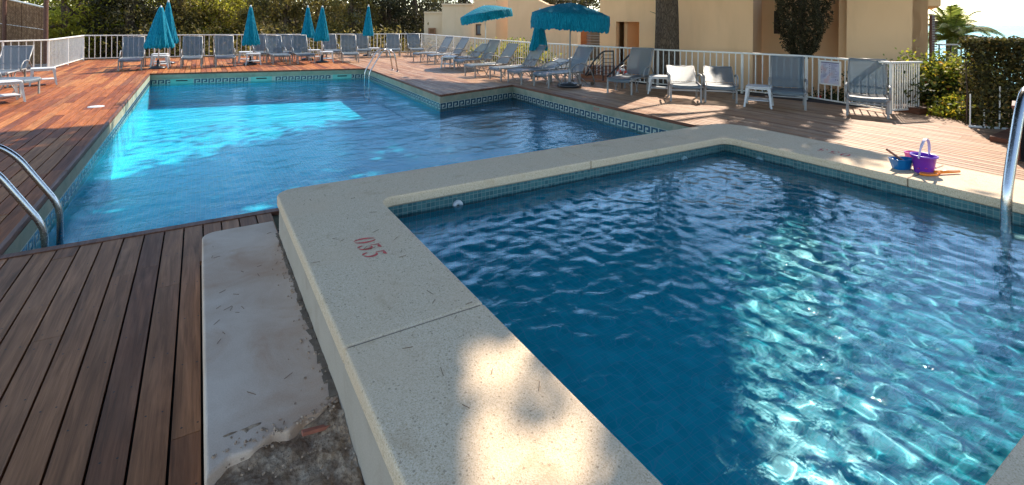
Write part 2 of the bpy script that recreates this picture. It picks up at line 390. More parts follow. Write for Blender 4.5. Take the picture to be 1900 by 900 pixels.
# ------------------------------------------------------------------ main pool
pool = empty('swimming_pool', (2.8, 11.5, -.3), 0, 'large L-shaped swimming pool with Greek key waterline tiles set into the wooden deck', 'pool')
fl = MB(); nP = len(POOL); fl.add([(x, y, FB) for x, y in POOL], [tuple(range(nP))])
for i in range(nP):
    a, b = POOL[i], POOL[(i+1) % nP]; fl.add([(*a, WB-.06), (*b, WB-.06), (*b, FB), (*a, FB)], [(0, 1, 2, 3)])
fl.build('basin', M['tile_big'], pool)
band = MB(); keys = MB(); white = MB()
for i in range(nP):
    a, b = Vector((*POOL[i], 0)), Vector((*POOL[(i+1) % nP], 0)); d = (b-a); L = d.length; d.normalize(); nrm = Vector((-d.y, d.x, 0))   # into the water
    band.add([a+Vector((0, 0, -.02)), b+Vector((0, 0, -.02)), b+Vector((0, 0, -.165)), a+Vector((0, 0, -.165))], [(0, 1, 2, 3)])
    white.add([a+Vector((0, 0, -.165)), b+Vector((0, 0, -.165)), b+Vector((0, 0, WB-.06)), a+Vector((0, 0, WB-.06))], [(0, 1, 2, 3)])
    cnt = int(L/.187); pt = L/cnt; H = .128; z0 = -.175; t_ = .024
    skim = []
    if i == 4: skim = [L - (q+1.22)/6.11*L for q in (-.42, 1.72, 4.12)]
    for k in range(cnt):
        s0 = k*pt
        if any(abs(s0+pt/2-q) < .31 for q in skim): continue
        def kb(u0, u1, w0, w1):
            p = a+d*(s0+(pt-(u0+u1)/2*pt))+nrm*.001+Vector((0, 0, z0-(w0+w1)/2*H))
            rot = Matrix((d, nrm, Vector((0, 0, 1)))).transposed()
            keys.box(p, ((u1-u0)*pt, .003, (w1-w0)*H), rot)
        kb(.05, .26, .0, 1.0); kb(.265, .88, .0, .24); kb(.67, .88, .245, .82); kb(.43, .665, .58, .82)
    for q in skim:
        p = a+d*q+nrm*.006+Vector((0, 0, -.235)); rot = Matrix((d, nrm, Vector((0, 0, 1)))).transposed()
        s_ = MB(); s_.box(p, (.60, .012, .15), rot); so_ = s_.build('skimmer', simple('sea_green_panel', (.14, .42, .34), .4), pool)
        s_ = MB(); s_.box(p+nrm*.008+Vector((0, 0, .022)), (.30, .006, .035), rot); s_.build('slot_shade', M['void'], so_)  # flat dark strip paints the shade of the skimmer opening
band.build('concrete_band', M['concrete_band'], pool); white.build('waterline_tiles', M['key_white'], pool); keys.build('key_pattern', M['key_blue'], pool)

# ------------------------------------------------------------------ small raised pool
sp = empty('paddling_pool', (2.9, 1.9, 0), 0, 'small raised pool with thick sand-coloured aggregate coping in the foreground', 'pool')
x0, y0, x1, y1 = SP[0][0], SP[0][1], SP[2][0], SP[2][1]
b = MB(); b.add([(x0, y0, FS), (x1, y0, FS), (x1, y1, FS), (x0, y1, FS)], [(0, 1, 2, 3)])
zt = .30
for p, q in (((x0, y0), (x1, y0)), ((x1, y0), (x1, y1)), ((x1, y1), (x0, y1)), ((x0, y1), (x0, y0))): b.add([(*p, zt), (*q, zt), (*q, FS), (*p, FS)], [(0, 1, 2, 3)])
b.build('basin', M['tile_small'], sp)
b = MB()
for p, q in (((x0, y0), (x1, y0)), ((x1, y0), (x1, y1)), ((x1, y1), (x0, y1)), ((x0, y1), (x0, y0))): b.add([(*p, CT-.07), (*q, CT-.07), (*q, zt), (*p, zt)], [(0, 1, 2, 3)])
b.build('tile_band', M['tile_green'], sp)
ox0, oy0, ox1, oy1 = SPO
def arc(cx_, cy_, r, a0, a1, n=8): return [(cx_+r*math.cos(R(a0+(a1-a0)*k/n)), cy_+r*math.sin(R(a0+(a1-a0)*k/n))) for k in range(n+1)]
ro, ri, j = .13, .10, .003
# coping in slabs: left arm, left far corner, far corner, right arm, near arm
slabs = [
    [(ox0, 1.9-j), (ox0, oy0), (x0, oy0), (x0, 1.9-j)][::-1],
    [(x0, 1.9+j)] + arc(x0+ri, y1-ri, ri, 180, 90) + [(2.88-j, y1), (2.88-j, oy1)] + arc(ox0+ro, oy1-ro, ro, 90, 180) + [(ox0, 1.9+j)],
    [(2.88+j, y1)] + arc(x1-ri, y1-ri, ri, 90, 0) + [(x1, 1.76+j), (ox1, 1.76+j)] + arc(ox1-.32, oy1-.32, .32, 0, 90) + [(2.88+j, oy1)],
    [(x1, 1.76-j), (x1, y0), (ox1, y0), (ox1, 1.76-j)],
    [(x0+j, y0), (x0+j, oy0), (ox1, oy0), (ox1, y0-2*j), (x1, y0-2*j), (x1, y0)],
]
for k, s_ in enumerate(slabs):
    if sum((s_[i][0]*s_[(i+1) % len(s_)][1]-s_[(i+1) % len(s_)][0]*s_[i][1]) for i in range(len(s_))) < 0: s_ = s_[::-1]
    q = MB(); q.prism(s_, CT-.07, CT); q.build('coping_slab', M['coping'], sp, bevel=.012, seg=3)
for c_, s_ in (((.75, 1.9, CT-.04), (.55, .008, .066)), ((2.88, 3.62, CT-.04), (.008, .48, .066)), ((5.06, 1.76, CT-.04), (.68, .008, .066))): q = MB(); q.box(c_, s_); q.build('joint', M['joint'], sp)
w = MB(); wx0 = ox0+.025; w.prism([(wx0, oy0+.03), (x0-.012, oy0+.03), (x0-.012, oy1-.03), (wx0, oy1-.03)], -.02, CT-.07)
w.prism([(x0-.01, y1+.012), (x1+.012, y1+.012), (ox1-.03, y1+.012), (ox1-.03, oy1-.03), (x0-.01, oy1-.03)], -.02, CT-.071); w.prism([(x1+.012, oy0+.03), (ox1-.03, oy0+.03), (ox1-.03, y1+.01), (x1+.012, y1+.01)], -.02, CT-.072)
w.build('side_wall', M['wallpaint'], sp)
# stencilled depth marks
def stroke(mb, pts, wds, fr, z):
    L, Rr = [], []
    for i, p in enumerate(pts):
        a = Vector(pts[max(i-1, 0)]); c_ = Vector(pts[min(i+1, len(pts)-1)]); d = (c_-a).normalized(); nn = Vector((-d.y, d.x)); w_ = wds[i]/2
        L.append(Vector(p)+nn*w_); Rr.append(Vector(p)-nn*w_)
    V = [fr(*q, z) for q in L+Rr]; k = len(pts)
    mb.add(V, [(i, i+1, k+i+1, k+i) for i in range(k-1)])
def digit(mb, ch, fr, z):                     # unit cell 0..1 high, 0..0.55 wide
    def ell(cx_, cy_, rx, ry, a0, a1, w0, w1, n=12):
        pts = [(cx_+rx*math.cos(R(a0+(a1-a0)*k/n)), cy_+ry*math.sin(R(a0+(a1-a0)*k/n))) for k in range(n+1)]
        wd_ = [w0+(w1-w0)*math.sin(math.pi*k/n) for k in range(n+1)]; stroke(mb, pts, wd_, fr, z)
    if ch == '0': ell(.25, .5, .19, .46, 100, 260, .03, .15); ell(.30, .5, .19, .46, -80, 80, .03, .15)
    else:
        stroke(mb, [(.10, .97), (.10, .80), (.08, .60)], [.11, .07, .04], fr, z)
        stroke(mb, [(.18, .93), (.32, .90), (.45, .97)], [.10, .15, .06], fr, z)
        ell(.22, .32, .22, .28, 110, -75, .03, .16); ell(.20, .27, .17, .22, 185, 268, .10, .10); 
def marks(txt, cx_, cy_, up, rt, h, z, parent, pitch=.70):
    mb = MB(); up = Vector(up); rt = Vector(rt); o_ = Vector((cx_, cy_))
    for k, ch in enumerate(txt):
        base = o_ + rt*((k-len(txt)/2)*pitch*h)
        fr = lambda u, v, zz: (*(base + rt*(u+.07)*h*1.0 + up*(v-.5)*h), zz)
        digit(mb, ch, fr, z)
    mb.build('depth_mark', M['red_paint'], parent)
marks('055', .775, 2.665, (1, -.12), (0, -1), .118, CT+.0015, sp, .78)
marks('055', 5.035, 2.47, (-1, 0), (0, 1), .12, CT+.0015, sp, .85)
M['nozzle'] = simple('grey_green_nozzle', (.16, .26, .27), .5)  # darker grey-green for the two fainter nozzles
for (px, py) in ((850, 376), (1270, 293), (1412, 296)):
    r_ = MB(); 
    if px < 1400: c0 = at(px, py, WS); c0 = Vector((c0.x*(y1-.01)/c0.y, y1-.012, WS-.012)); ax = Vector((0, 1, 0))
    else: c0 = Vector((x1-.012, 2.98, WS-.02)); ax = Vector((1, 0, 0))
    sd = Vector((0, 0, 1)).cross(ax); pr = [(.012, .0), (.032, -.012), (.04, -.004), (.042, .012)]
    V = [c0 + ax*z_ + (sd*math.cos(t)+Vector((0, 0, 1))*math.sin(t))*rr_ for rr_, z_ in pr for t in [2*math.pi*k/20 for k in range(20)]]
    r_.add(V, [(jj*20+k, jj*20+(k+1) % 20, (jj+1)*20+(k+1) % 20, (jj+1)*20+k) for jj in range(3) for k in range(20)]); r_.build('inlet_nozzle', M['white_plastic'] if px < 900 else M['nozzle'], sp, smooth=True)

# water surfaces: real ripples
def waves(X, Y, comps):
    Z = np.zeros_like(X)
    for (lam, ang, amp, ph) in comps: Z += amp*np.sin(2*np.pi/lam*(X*np.cos(ang)+Y*np.sin(ang))+ph)
    return Z
def comps(n, lo, hi, main, spread, slope, rg):
    out = []
    for k in range(n):
        lam = lo*(hi/lo)**rg.random(); out.append((lam, main+rg.normal()*spread, slope*lam/(2*np.pi)/math.sqrt(n)*1.4, rg.random()*6.28))
    return out
def water_sheet(name, poly, z, step, cp, mat, caster=False, mask=None):
    xs = [p[0] for p in poly]; ys = [p[1] for p in poly]
    nx = int((max(xs)-min(xs))/step); ny = int((max(ys)-min(ys))/step)
    X, Y = np.meshgrid(np.linspace(min(xs), max(xs), nx+1), np.linspace(min(ys), max(ys), ny+1)); Z = waves(X, Y, cp)
    if mask is not None: Z = Z*mask(X, Y)
    V = np.stack([X, Y, Z+z], -1).reshape(-1, 3)
    ii = np.arange(nx*ny); r_, c_ = ii//nx, ii % nx; a = r_*(nx+1)+c_; Fq = np.stack([a, a+1, a+nx+2, a+nx+1], 1)
    ctr = V[Fq].mean(1); keep = np.array([inpoly(p[0], p[1], poly) for p in ctr]); Fq = Fq[keep]
    me = bpy.data.meshes.new(name); me.vertices.add(len(V)); me.vertices.foreach_set('co', V.ravel()); me.loops.add(len(Fq)*4); me.loops.foreach_set('vertex_index', Fq.ravel()); me.polygons.add(len(Fq))
    me.polygons.foreach_set('loop_start', np.arange(len(Fq))*4); me.polygons.foreach_set('loop_total', np.full(len(Fq), 4)); me.polygons.foreach_set('use_smooth', np.ones(len(Fq), bool)); me.update(calc_edges=True)
    me.materials.append(mat); o = bpy.data.objects.new(name, me); C.objects.link(o); tag(o, kind='structure')
    if caster:
        try: o.cycles.is_caustics_caster = True
        except Exception: pass
    return o
rg = np.random.default_rng(11)
cs_ = comps(8, .4, .9, R(70), .9, .014, rg) + comps(46, .08, .24, R(60), 1.4, .058, rg)
cb_ = comps(16, .35, 1.5, R(80), .7, .02, rg) + comps(24, .15, .35, R(95), .9, .05, rg)
water_sheet('water', SP, WS, .0125, cs_, M['water_small'], True)
water_sheet('water', [(x+(.004 if x < 0 else -.004), y) for x, y in POOL], WB, .05, cb_, M['water_big'])
for o in sp.children:
    if o.name.startswith(('basin', 'tile_band', 'waterline_tiles')):
        try: o.cycles.is_caustics_receiver = True
        except Exception: pass

# concrete step and broken ground at its end
st_ = empty('concrete_step', (.24, 3, 0), 0, 'low weathered cement step with a rounded corner along the side of the raised pool', 'step')
end = [(.03, 1.93), (.10, 1.985), (.17, 1.975), (.24, 2.02), (.29, 2.00), (.35, 2.04), (.40, 2.03), (wx0-.002, 2.08)]
q = MB(); q.prism([(wx0-.002, 4.14)] + arc(.03+.09, 4.14-.09, .09, 90, 180, 6) + end, -.02, .2); q.build('tread', M['step'], st_, bevel=.01, seg=3)
q = MB(); rr = random.Random(5)
for k in range(38):                            # crumbled mortar along the wall foot
    y_ = 3.85-k*.047; q.box((wx0-.006-rr.random()*.005*(1+k*.06), y_, .197+rr.random()*.006), (.012+.0006*k, .05, .008), Matrix.Rotation(rr.uniform(-.2, .2), 3, 'Z'))
q.build('crumbled_joint', cement('crumbled_mortar', (.22, .17, .12), (.14, .10, .07), (.09, .06, .04), 20), st_)
# rubble soil
X, Y = np.meshgrid(np.linspace(.03, wx0-.002, 40), np.linspace(.3, 2.09, 130)); 
base = .187 - (2.09-Y)*.14 - .02*(Y < 1.5)
rz = rng.random((30, 12)); 
def vn(X, Y, s, seed):
    r_ = np.random.default_rng(seed).random((64, 64)); x = X*s; y = Y*s; xi = np.floor(x).astype(int); yi = np.floor(y).astype(int); fx = x-xi; fy = y-yi; fx = fx*fx*(3-2*fx); fy = fy*fy*(3-2*fy)
    g_ = lambda a, b: r_[a % 64, b % 64]
    return (g_(xi, yi)*(1-fx)+g_(xi+1, yi)*fx)*(1-fy)+(g_(xi, yi+1)*(1-fx)+g_(xi+1, yi+1)*fx)*fy
Z = base + .05*(vn(X, Y, 6, 1)-.5) + .03*(vn(X, Y, 17, 2)-.5) + .018*(vn(X, Y, 45, 3)-.5)+.03*(X > .38)*0
q = MB(); nx, ny = 40, 130; q.v = [tuple(p) for p in np.stack([X, Y, Z], -1).reshape(-1, 3)]
q.f = [(r_*nx+c_, r_*nx+c_+1, (r_+1)*nx+c_+1, (r_+1)*nx+c_) for r_ in range(ny-1) for c_ in range(nx-1)]; q.a = [0]*len(q.f)
n = N('rubble_soil'); v = n.coord(); a = n.noise(v, 14, 6, .7); b = n.noise(v, 60, 5, .75); vo = n.new('ShaderNodeTexVoronoi'); vo.inputs['Scale'].default_value = 55; n.l(v, vo.inputs['Vector'])
c = n.ramp(a, [(.3, (.20, .12, .07)), (.5, (.38, .26, .17)), (.7, (.50, .38, .27))]); c = n.mix(1.0, c, n.ramp(b, [(.3, (.5,)*3), (.7, (1.3,)*3)]), 'MULTIPLY'); n.col(c); n.rough(.95, .1); n.bump(n.math('ADD', b, vo.outputs['Distance']), .8, .012)
tag(q.build('soil', n.m, smooth=True), kind='structure')
q = MB(); V = [(0, 0, 0), (.10, .02, 0), (.105, .045, .0), (.0, .035, 0)]
q.prism([(p[0], p[1]) for p in V], 0, .012); o = q.build('tile_fragment', simple('terracotta', (.36, .12, .07), .85, 0, .2, 30), bevel=.002); o.location = (.33, 1.955, .19); o.rotation_euler = (R(-18), R(8), R(-4)); tag(o, 'broken strip of terracotta tile lying at the broken end of the step', 'tile')

mb = MB(); rr = random.Random(15)
for k in range(260):
    x_ = rr.uniform(.05, wx0-.01); y_ = 2.02-abs(rr.gauss(0, .55)) if k > 90 else 2.0+.1*x_+rr.gauss(0, .02)
    if y_ < .8: continue
    s_ = rr.uniform(.002, .007)*(1.7 if k % 17 == 0 else 1); z_ = .187-(2.09-y_)*.14+s_*.5+.004 if y_ < 2.0 else .203
    mb.box((x_, y_, z_), (s_*rr.uniform(1, 2), s_*rr.uniform(.8, 1.4), s_), Matrix.Rotation(rr.uniform(0, 3), 3, 'Z') @ Matrix.Rotation(rr.uniform(-.6, .6), 3, 'X'), rr.random())
for k in range(110):                           # crumbs along the wall foot
    y_ = rr.uniform(2.1, 3.7); s_ = rr.uniform(.002, .006); mb.box((wx0-.006-abs(rr.gauss(0, .02+.02*(3.7-y_))), y_, .203), (s_*1.5, s_, s_), Matrix.Rotation(rr.uniform(0, 3), 3, 'Z'), rr.random())
tag(mb.build('gravel', simple('crumbs', (.36, .25, .17), .9, 0, .5, 60)), 'loose crumbs of broken mortar and grit at the end of the cement step', None, None, 'stuff')
# three small faded red marks on the concrete rim of the main pool
pm = at(1082, 197, -.09); mb = MB()
for k in range(3): mb.box((6.98-.03, 8.0-k*.07, -.10), (.004, .035, .06)); mb.box((6.947, 8.0-k*.07, -.10), (.003, .014, .035))
mb = MB()
for k in range(3): 
    y_ = 7.98-k*.065; x_ = 6.85+.13*(y_-4.93)/(11.29-4.93)-.003; mb.box((x_, y_+.02, -.09), (.003, .01, .05)); mb.box((x_, y_, -.067), (.003, .03, .01)); mb.box((x_, y_, -.112), (.003, .03, .01))
mb.build('faded_mark', M['red_paint'], pool)
# ------------------------------------------------------------------ vegetation
def leaf_mesh(name, P, size, mat, parent=None, aspect=.45, rgen=rng, vals=None, flat=0.0, two=True):
    """P: leaf centres (n,3); one bent leaf of two faces at each"""
    n_ = len(P); d = rgen.normal(size=(n_, 3)); d[:, 2] *= (1-flat*.6); d /= np.linalg.norm(d, axis=1)[:, None]
    e = rgen.normal(size=(n_, 3)); e -= d*(e*d).sum(1)[:, None]; e /= np.linalg.norm(e, axis=1)[:, None]
    s = size*(.6+.8*rgen.random(n_))[:, None]; up = np.cross(d, e)
    a = P-d*s*.5; b = P+d*s*.5; m1 = P+e*s*aspect*.5+up*s*.08; m2 = P-e*s*aspect*.5+up*s*.08
    V = np.stack([a, m1, b, m2], 1).reshape(-1, 3)
    if parent is not None: V = V-np.array(parent.location)
    k = np.arange(n_)*4; Ft = np.stack([k, k+1, k+2, k+3], 1)
    me = bpy.data.meshes.new(name); me.vertices.add(len(V)); me.vertices.foreach_set('co', V.ravel()); me.loops.add(n_*4); me.loops.foreach_set('vertex_index', Ft.ravel()); me.polygons.add(n_)
    me.polygons.foreach_set('loop_start', k); me.polygons.foreach_set('loop_total', np.full(n_, 4)); me.update(calc_edges=True)
    v = rgen.random(n_) if vals is None else vals
    A = me.attributes.new('rnd', 'FLOAT', 'FACE'); A.data.foreach_set('value', v.astype(np.float32))
    me.materials.append(mat); o = bpy.data.objects.new(name, me); C.objects.link(o); o.parent = parent; return o
n = N('pine_bark'); v = n.coord((1, 1, .22)); vo = n.new('ShaderNodeTexVoronoi'); vo.feature = 'DISTANCE_TO_EDGE'; vo.inputs['Scale'].default_value = 30; vv = n.new('ShaderNodeMix'); vv.data_type = 'VECTOR'; vv.inputs[0].default_value = .12
nn_ = n.new('ShaderNodeTexNoise'); nn_.inputs['Scale'].default_value = 6; n.l(v, nn_.inputs['Vector']); n.l(v, vv.inputs[4]); n.l(nn_.outputs['Color'], vv.inputs[5]); n.l(vv.outputs[1], vo.inputs['Vector'])
f = n.noise(n.coord((5, 5, 1.5)), 4, 6, .7)
c = n.mix(n.ramp(vo.outputs['Distance'], [(.0, (0, 0, 0)), (.16, (1, 1, 1))]), (.065, .045, .03), n.ramp(f, [(.3, (.13, .09, .06)), (.7, (.25, .18, .125))])); n.col(c); n.rough(.95, .1); n.bump(n.math('ADD', n.math('MULTIPLY', vo.outputs['Distance'], 3), f), .9, .03)
M['bark'] = n.m
M['leaf_pine'] = leafmat('pine_needles', [(0, (.14, .14, .02)), (.5, (.36, .34, .035)), (.85, (.55, .52, .06)), (1, (.60, .48, .09))], .6)
M['leaf_olive'] = leafmat('olive_brush', [(0, (.05, .042, .01)), (.5, (.16, .125, .03)), (.85, (.28, .22, .05)), (1, (.42, .29, .11))], .5)
M['leaf_dark'] = leafmat('dark_foliage', [(0, (.02, .02, .01)), (.6, (.06, .055, .02)), (1, (.13, .11, .035))], .4)
M['leaf_canopy'] = leafmat('canopy_needles', [(0, (.02, .035, .012)), (1, (.06, .085, .025))], .22)
M['leaf_hedge'] = leafmat('hedge_leaves', [(0, (.02, .022, .008)), (.55, (.065, .06, .016)), (.88, (.14, .12, .03)), (1, (.28, .17, .05))], .4)
M['leaf_yellow'] = leafmat('yellow_green_leaves', [(0, (.05, .08, .01)), (.4, (.18, .22, .025)), (.75, (.42, .40, .04)), (.93, (.60, .46, .04)), (1, (.55, .25, .03))], .5)
M['leaf_palm'] = leafmat('palm_leaflets', [(0, (.07, .09, .015)), (.6, (.22, .26, .04)), (1, (.45, .44, .10))], .55)
M['flower'] = simple('red_petals', (.55, .02, .015), .5, 0, .2)

def limb(mb, p, q, r0, r1, rr, bend=.12):
    p, q = Vector(p), Vector(q); L = (q-p).length; pts = []; rad = []
    o = Vector((rr.uniform(-1, 1), rr.uniform(-1, 1), rr.uniform(-.3, .6)))*bend*L
    for i in range(6):
        t = i/5; pts.append(p.lerp(q, t)+o*math.sin(math.pi*t)); rad.append(r0+(r1-r0)*t)
    mb.tube(pts, rad, 7); return pts

# the great pine behind the fence: trunk in view, unseen crown shaped by its shadow, leaves left out for sun patches
SH = Vector((SUN.x, SUN.y))/SUN.z
SUNPOLY = [
 [(-12, 10.9), (-2.5, 10.35), (-1.1, 10.2), (.5, 11.3), (2.2, 12.6), (4.2, 14.0), (5.1, 14.0), (5.6, 12.8), (6.0, 12.3), (7.6, 12.2), (8.3, 11.6), (8.6, 10.6), (8.1, 9.4), (8.6, 8.75), (9.3, 8.55), (13, 8.6), (13, 45), (-12, 45)],
 [(7.24, 8.08), (8.83, 8.55), (9.61, 8.44), (9.38, 6.92), (8.93, 6.4), (7.85, 6.02), (7.59, 5.44), (7.0, 5.57), (6.8, 6.66)],
 [(10.88, 5.34), (10.96, 5.0), (12.5, 5.0), (13, 2.69), (13, -4), (6.6, -1), (5.9, .2), (4.55, .0), (4.4, 1.55), (4.9, 2.0), (6.5, 2.45), (6.96, 2.57), (7.2, 2.94), (7.79, 3.71), (8.86, 4.14), (9.76, 4.39)],
 [(3.75, 2.2), (4.5, 1.9), (5.2, 1.0), (4.8, -.5), (1.7, -.4), (1.75, 1.0), (2.3, 1.35), (2.6, 1.75), (3.1, 2.05)],
]
def gp(x, y, z): p = at(x, y, z); return (p.x-SH.x*z, p.y-SH.y*z)
SPOTS = [(*gp(760, 690, .5), .22, .05), (*gp(830, 740, .5), .24, .07), (*gp(1040, 720, .5), .2, .05), (*gp(980, 640, .5), .20, .10), (*gp(770, 650, .5), .12, .06), (*gp(870, 790, .5), .26, .10), (*gp(1060, 800, .5), .30, .10), (*gp(980, 870, .5), .30, .11), (*gp(1130, 850, .5), .2, .1), (*gp(880, 880, .5), .2, .08), (*gp(1030, 665, .5), .14, .055), (*gp(940, 690, .5), .15, .05), (*gp(1010, 790, .5), .17, .07), (*gp(860, 640, .5), .10, .04), (*gp(790, 700, .5), .12, .035), (*gp(1110, 880, .5), .22, .07), (*gp(890, 870, .5), .10, .06), (*gp(1195, 272, .5), .16, .07),
         (*gp(1455, 283, .5), .12, .05), (*gp(1330, 250, .5), .12, .05), (1.6, 8.3, .5, .16), (3.4, 8.9, .5, .2), (8.1, 5.1, .2, .12), (8.6, 4.6, .2, .1), (10.1, 6.6, .3, .12), (2.2, 2.2, .18, .08)]
_c, _s = SH.x/SH.length, SH.y/SH.length
def shade(x, y):
    for p in SUNPOLY:
        for dx, dy in ((0, 0), (.13, 0), (-.13, 0), (0, .13), (0, -.13)):
            if inpoly(x+dx, y+dy, p): return False
    for (cx_, cy_, a, b_) in SPOTS:
        u, v_ = (x-cx_)*_c+(y-cy_)*_s, -(x-cx_)*_s+(y-cy_)*_c
        if (u/a)**2+(v_/b_)**2 < 1: return False
    return True
rg = np.random.default_rng(21); pts = []
ncl = 4300; 
G = np.stack([rg.uniform(-11.5, 13.5, ncl), rg.uniform(-5, 15, ncl)], 1); Zc = rg.uniform(6.3, 10.6, ncl)
def inpoly_np(X, Y, poly):
    r = np.zeros(X.shape, bool); j = len(poly)-1
    for i in range(len(poly)):
        xi, yi = poly[i][:2]; xj, yj = poly[j][:2]
        if yi != yj: r ^= ((yi > Y) != (yj > Y)) & (X < (xj-xi)*(Y-yi)/(yj-yi)+xi)
        j = i
    return r
def extra(n_, x0_, x1_, y0_, y1_):
    global G, Zc
    G = np.concatenate([G, np.stack([rg.uniform(x0_, x1_, n_), rg.uniform(y0_, y1_, n_)], 1)]); Zc = np.concatenate([Zc, rg.uniform(6.3, 10.6, n_)])
extra(260, -6, 1, -1, 9); extra(160, -.5, 2.2, 1.9, 5.2); ncl = len(G)
off = rg.normal(size=(ncl, 34, 3))*np.array([.42, .42, .22]); X_ = G[:, :1]+off[..., 0]; Y_ = G[:, 1:]+off[..., 1]; Z_ = Zc[:, None]+off[..., 2]
SG = np.where((X_ > -1) & (X_ < 6) & (Y_ > 9), .3, .05); JX, JY = X_+rg.normal(size=X_.shape)*SG, Y_+rg.normal(size=X_.shape)*SG; lit = np.zeros(X_.shape, bool)
for ip, p in enumerate(SUNPOLY):
    l_ = np.zeros(X_.shape, bool)
    for dx, dy in ((0, 0), (.13, 0), (-.13, 0), (0, .13), (0, -.13)): l_ |= inpoly_np(JX+dx, JY+dy, p)
    lit |= l_ & ((ip != 3) | (rg.random(X_.shape) > .03)) & ((ip != 0) | (X_ < -1.3) | (X_ > 6) | (rg.random(X_.shape) > .05))
for (cx_, cy_, a, b_) in SPOTS: lit |= ((((JX-cx_)*_c+(JY-cy_)*_s)/a)**2+((-(JX-cx_)*_s+(JY-cy_)*_c)/b_)**2) < 1
ok = ~lit & (X_ > -12) & (X_ < 14) & (Y_ > -6) & (Y_ < 15.5)
pts = np.stack([X_[ok]+SH.x*Z_[ok], Y_[ok]+SH.y*Z_[ok], Z_[ok]], 1)
for (gx_, gy_), zc in ():
    m_ = 34; off = rg.normal(size=(m_, 3))*np.array([.42, .42, .22]); z_ = zc+off[:, 2]; x_ = gx_+off[:, 0]; y_ = gy_+off[:, 1]
    jx = rg.normal(size=m_)*.05; jy = rg.normal(size=m_)*.05
    for k in range(m_):
        if -12 < x_[k] < 14 and -6 < y_[k] < 15.5 and shade(x_[k]+jx[k], y_[k]+jy[k]): pts.append((x_[k]+SH.x*z_[k], y_[k]+SH.y*z_[k], z_[k]))
tb = dep(1238, 100, 14.4); T1 = Vector((tb.x, tb.y, -.5)); T2 = Vector((16.2, -1.5, -.6))
def big_pine(T, P, label, lean, seed):
    rr = random.Random(seed); t = empty('pine_tree', T, 0, label, 'tree', 'tall pines shading the pools'); mb = MB(); path = []; rad = []
    for i in range(15):
        f = i/14; z = f*7.6
        path.append(T+Vector((lean[0]*f+.06*math.sin(f*7), lean[1]*f+.05*math.cos(f*6), z))); rad.append(.36*(1-.42*f)+(.12*math.exp(-z*2.2)))
    mb.tube(path, rad, 18); tk = mb.build('trunk', M['bark'], t, smooth=True)
    mb = MB(); top = path[-1]
    sel = P[np.random.default_rng(seed).choice(len(P), 46, replace=False)]
    for q in sel: 
        st = path[rr.randint(10, 14)]; pp = limb(mb, st, q, .10, .02, rr, .08)
    for s_ in (( .25, -.18, 2.95), (-.2, .2, 2.4)):
        if seed == 1:                                   # dead snags on the trunk
            b0 = T+Vector((0, 0, s_[2])); mb.tube([b0, b0+Vector((s_[0], s_[1], .02)), b0+Vector((s_[0]*1.8, s_[1]*1.6, .09))], [.02, .012, .004], 6)
    mb.build('limbs', M['bark'], t, smooth=True)
    leaf_mesh('crown', P, .29, M['leaf_canopy'], t, .5, rg, flat=.5); return t
d1 = np.hypot(pts[:, 0]-T1.x, pts[:, 1]-T1.y); d2 = np.hypot(pts[:, 0]-T2.x, pts[:, 1]-T2.y)
big_pine(T1, pts[d1 <= d2], 'tall pine with thick furrowed trunk standing between the fence and the ochre house', (-.5, -.2), 1)
big_pine(T2, pts[d1 > d2], 'unseen tall pine added beyond the right edge to shade the small pool', (-1.2, 1.0), 2)  # second pine is out of view, added to carry the shading crown

def tree(name, base, h, crowns, n_, size, mat, label, group, rad=.14, seed=0, trunks=1, cat='tree'):
    rr = random.Random(seed); rgn = np.random.default_rng(seed+100); base = Vector(base); t = empty(name, base, 0, label, cat, group); mb = MB(); P = []
    cs = [Vector(c[:3])+base for c in crowns]
    for k in range(trunks):
        b0 = base+Vector((rr.uniform(-.3, .3)*(trunks > 1), rr.uniform(-.3, .3)*(trunks > 1), 0)); top = base+Vector((rr.uniform(-.6, .6), rr.uniform(-.6, .6), h*.8)); pth = limb(mb, b0, top, rad, rad*.35, rr, .06)
        for c_ in cs: limb(mb, pth[rr.randint(1, 4)], c_, rad*.45, .02, rr, .1)
        for _ in range(7):
            c_ = rr.choice(cs); limb(mb, pth[rr.randint(1, 4)], c_+Vector((rr.gauss(0, .7), rr.gauss(0, .7), rr.gauss(0, .5))), rad*.3, .01, rr, .15)
    mb.build('trunk', M['bark'], t, smooth=True)
    tot = sum(c[3]*c[4] for c in crowns)
    for c_, cr in zip(cs, crowns):
        k = int(n_*cr[3]*cr[4]/tot); ncl_ = max(8, k//45); D = rgn.normal(size=(ncl_, 3)); D /= np.linalg.norm(D, axis=1)[:, None]; rad_ = (.45+.55*rgn.random(ncl_)**.5)[:, None]
        cc = np.array(c_)+D*rad_*np.array([cr[3], cr[3], cr[4]]); cv = rgn.random(ncl_)
        i = rgn.integers(0, ncl_, k); p = cc[i]+rgn.normal(size=(k, 3))*np.array([.27, .27, .15])*(cr[3]/1.6)**.5; P.append(np.concatenate([p, (cv[i]*.6+rgn.random(k)*.4)[:, None]], 1))
    P = np.concatenate(P); leaf_mesh('crown', P[:, :3], size, mat, t, .38, rgn, vals=P[:, 3]); return t

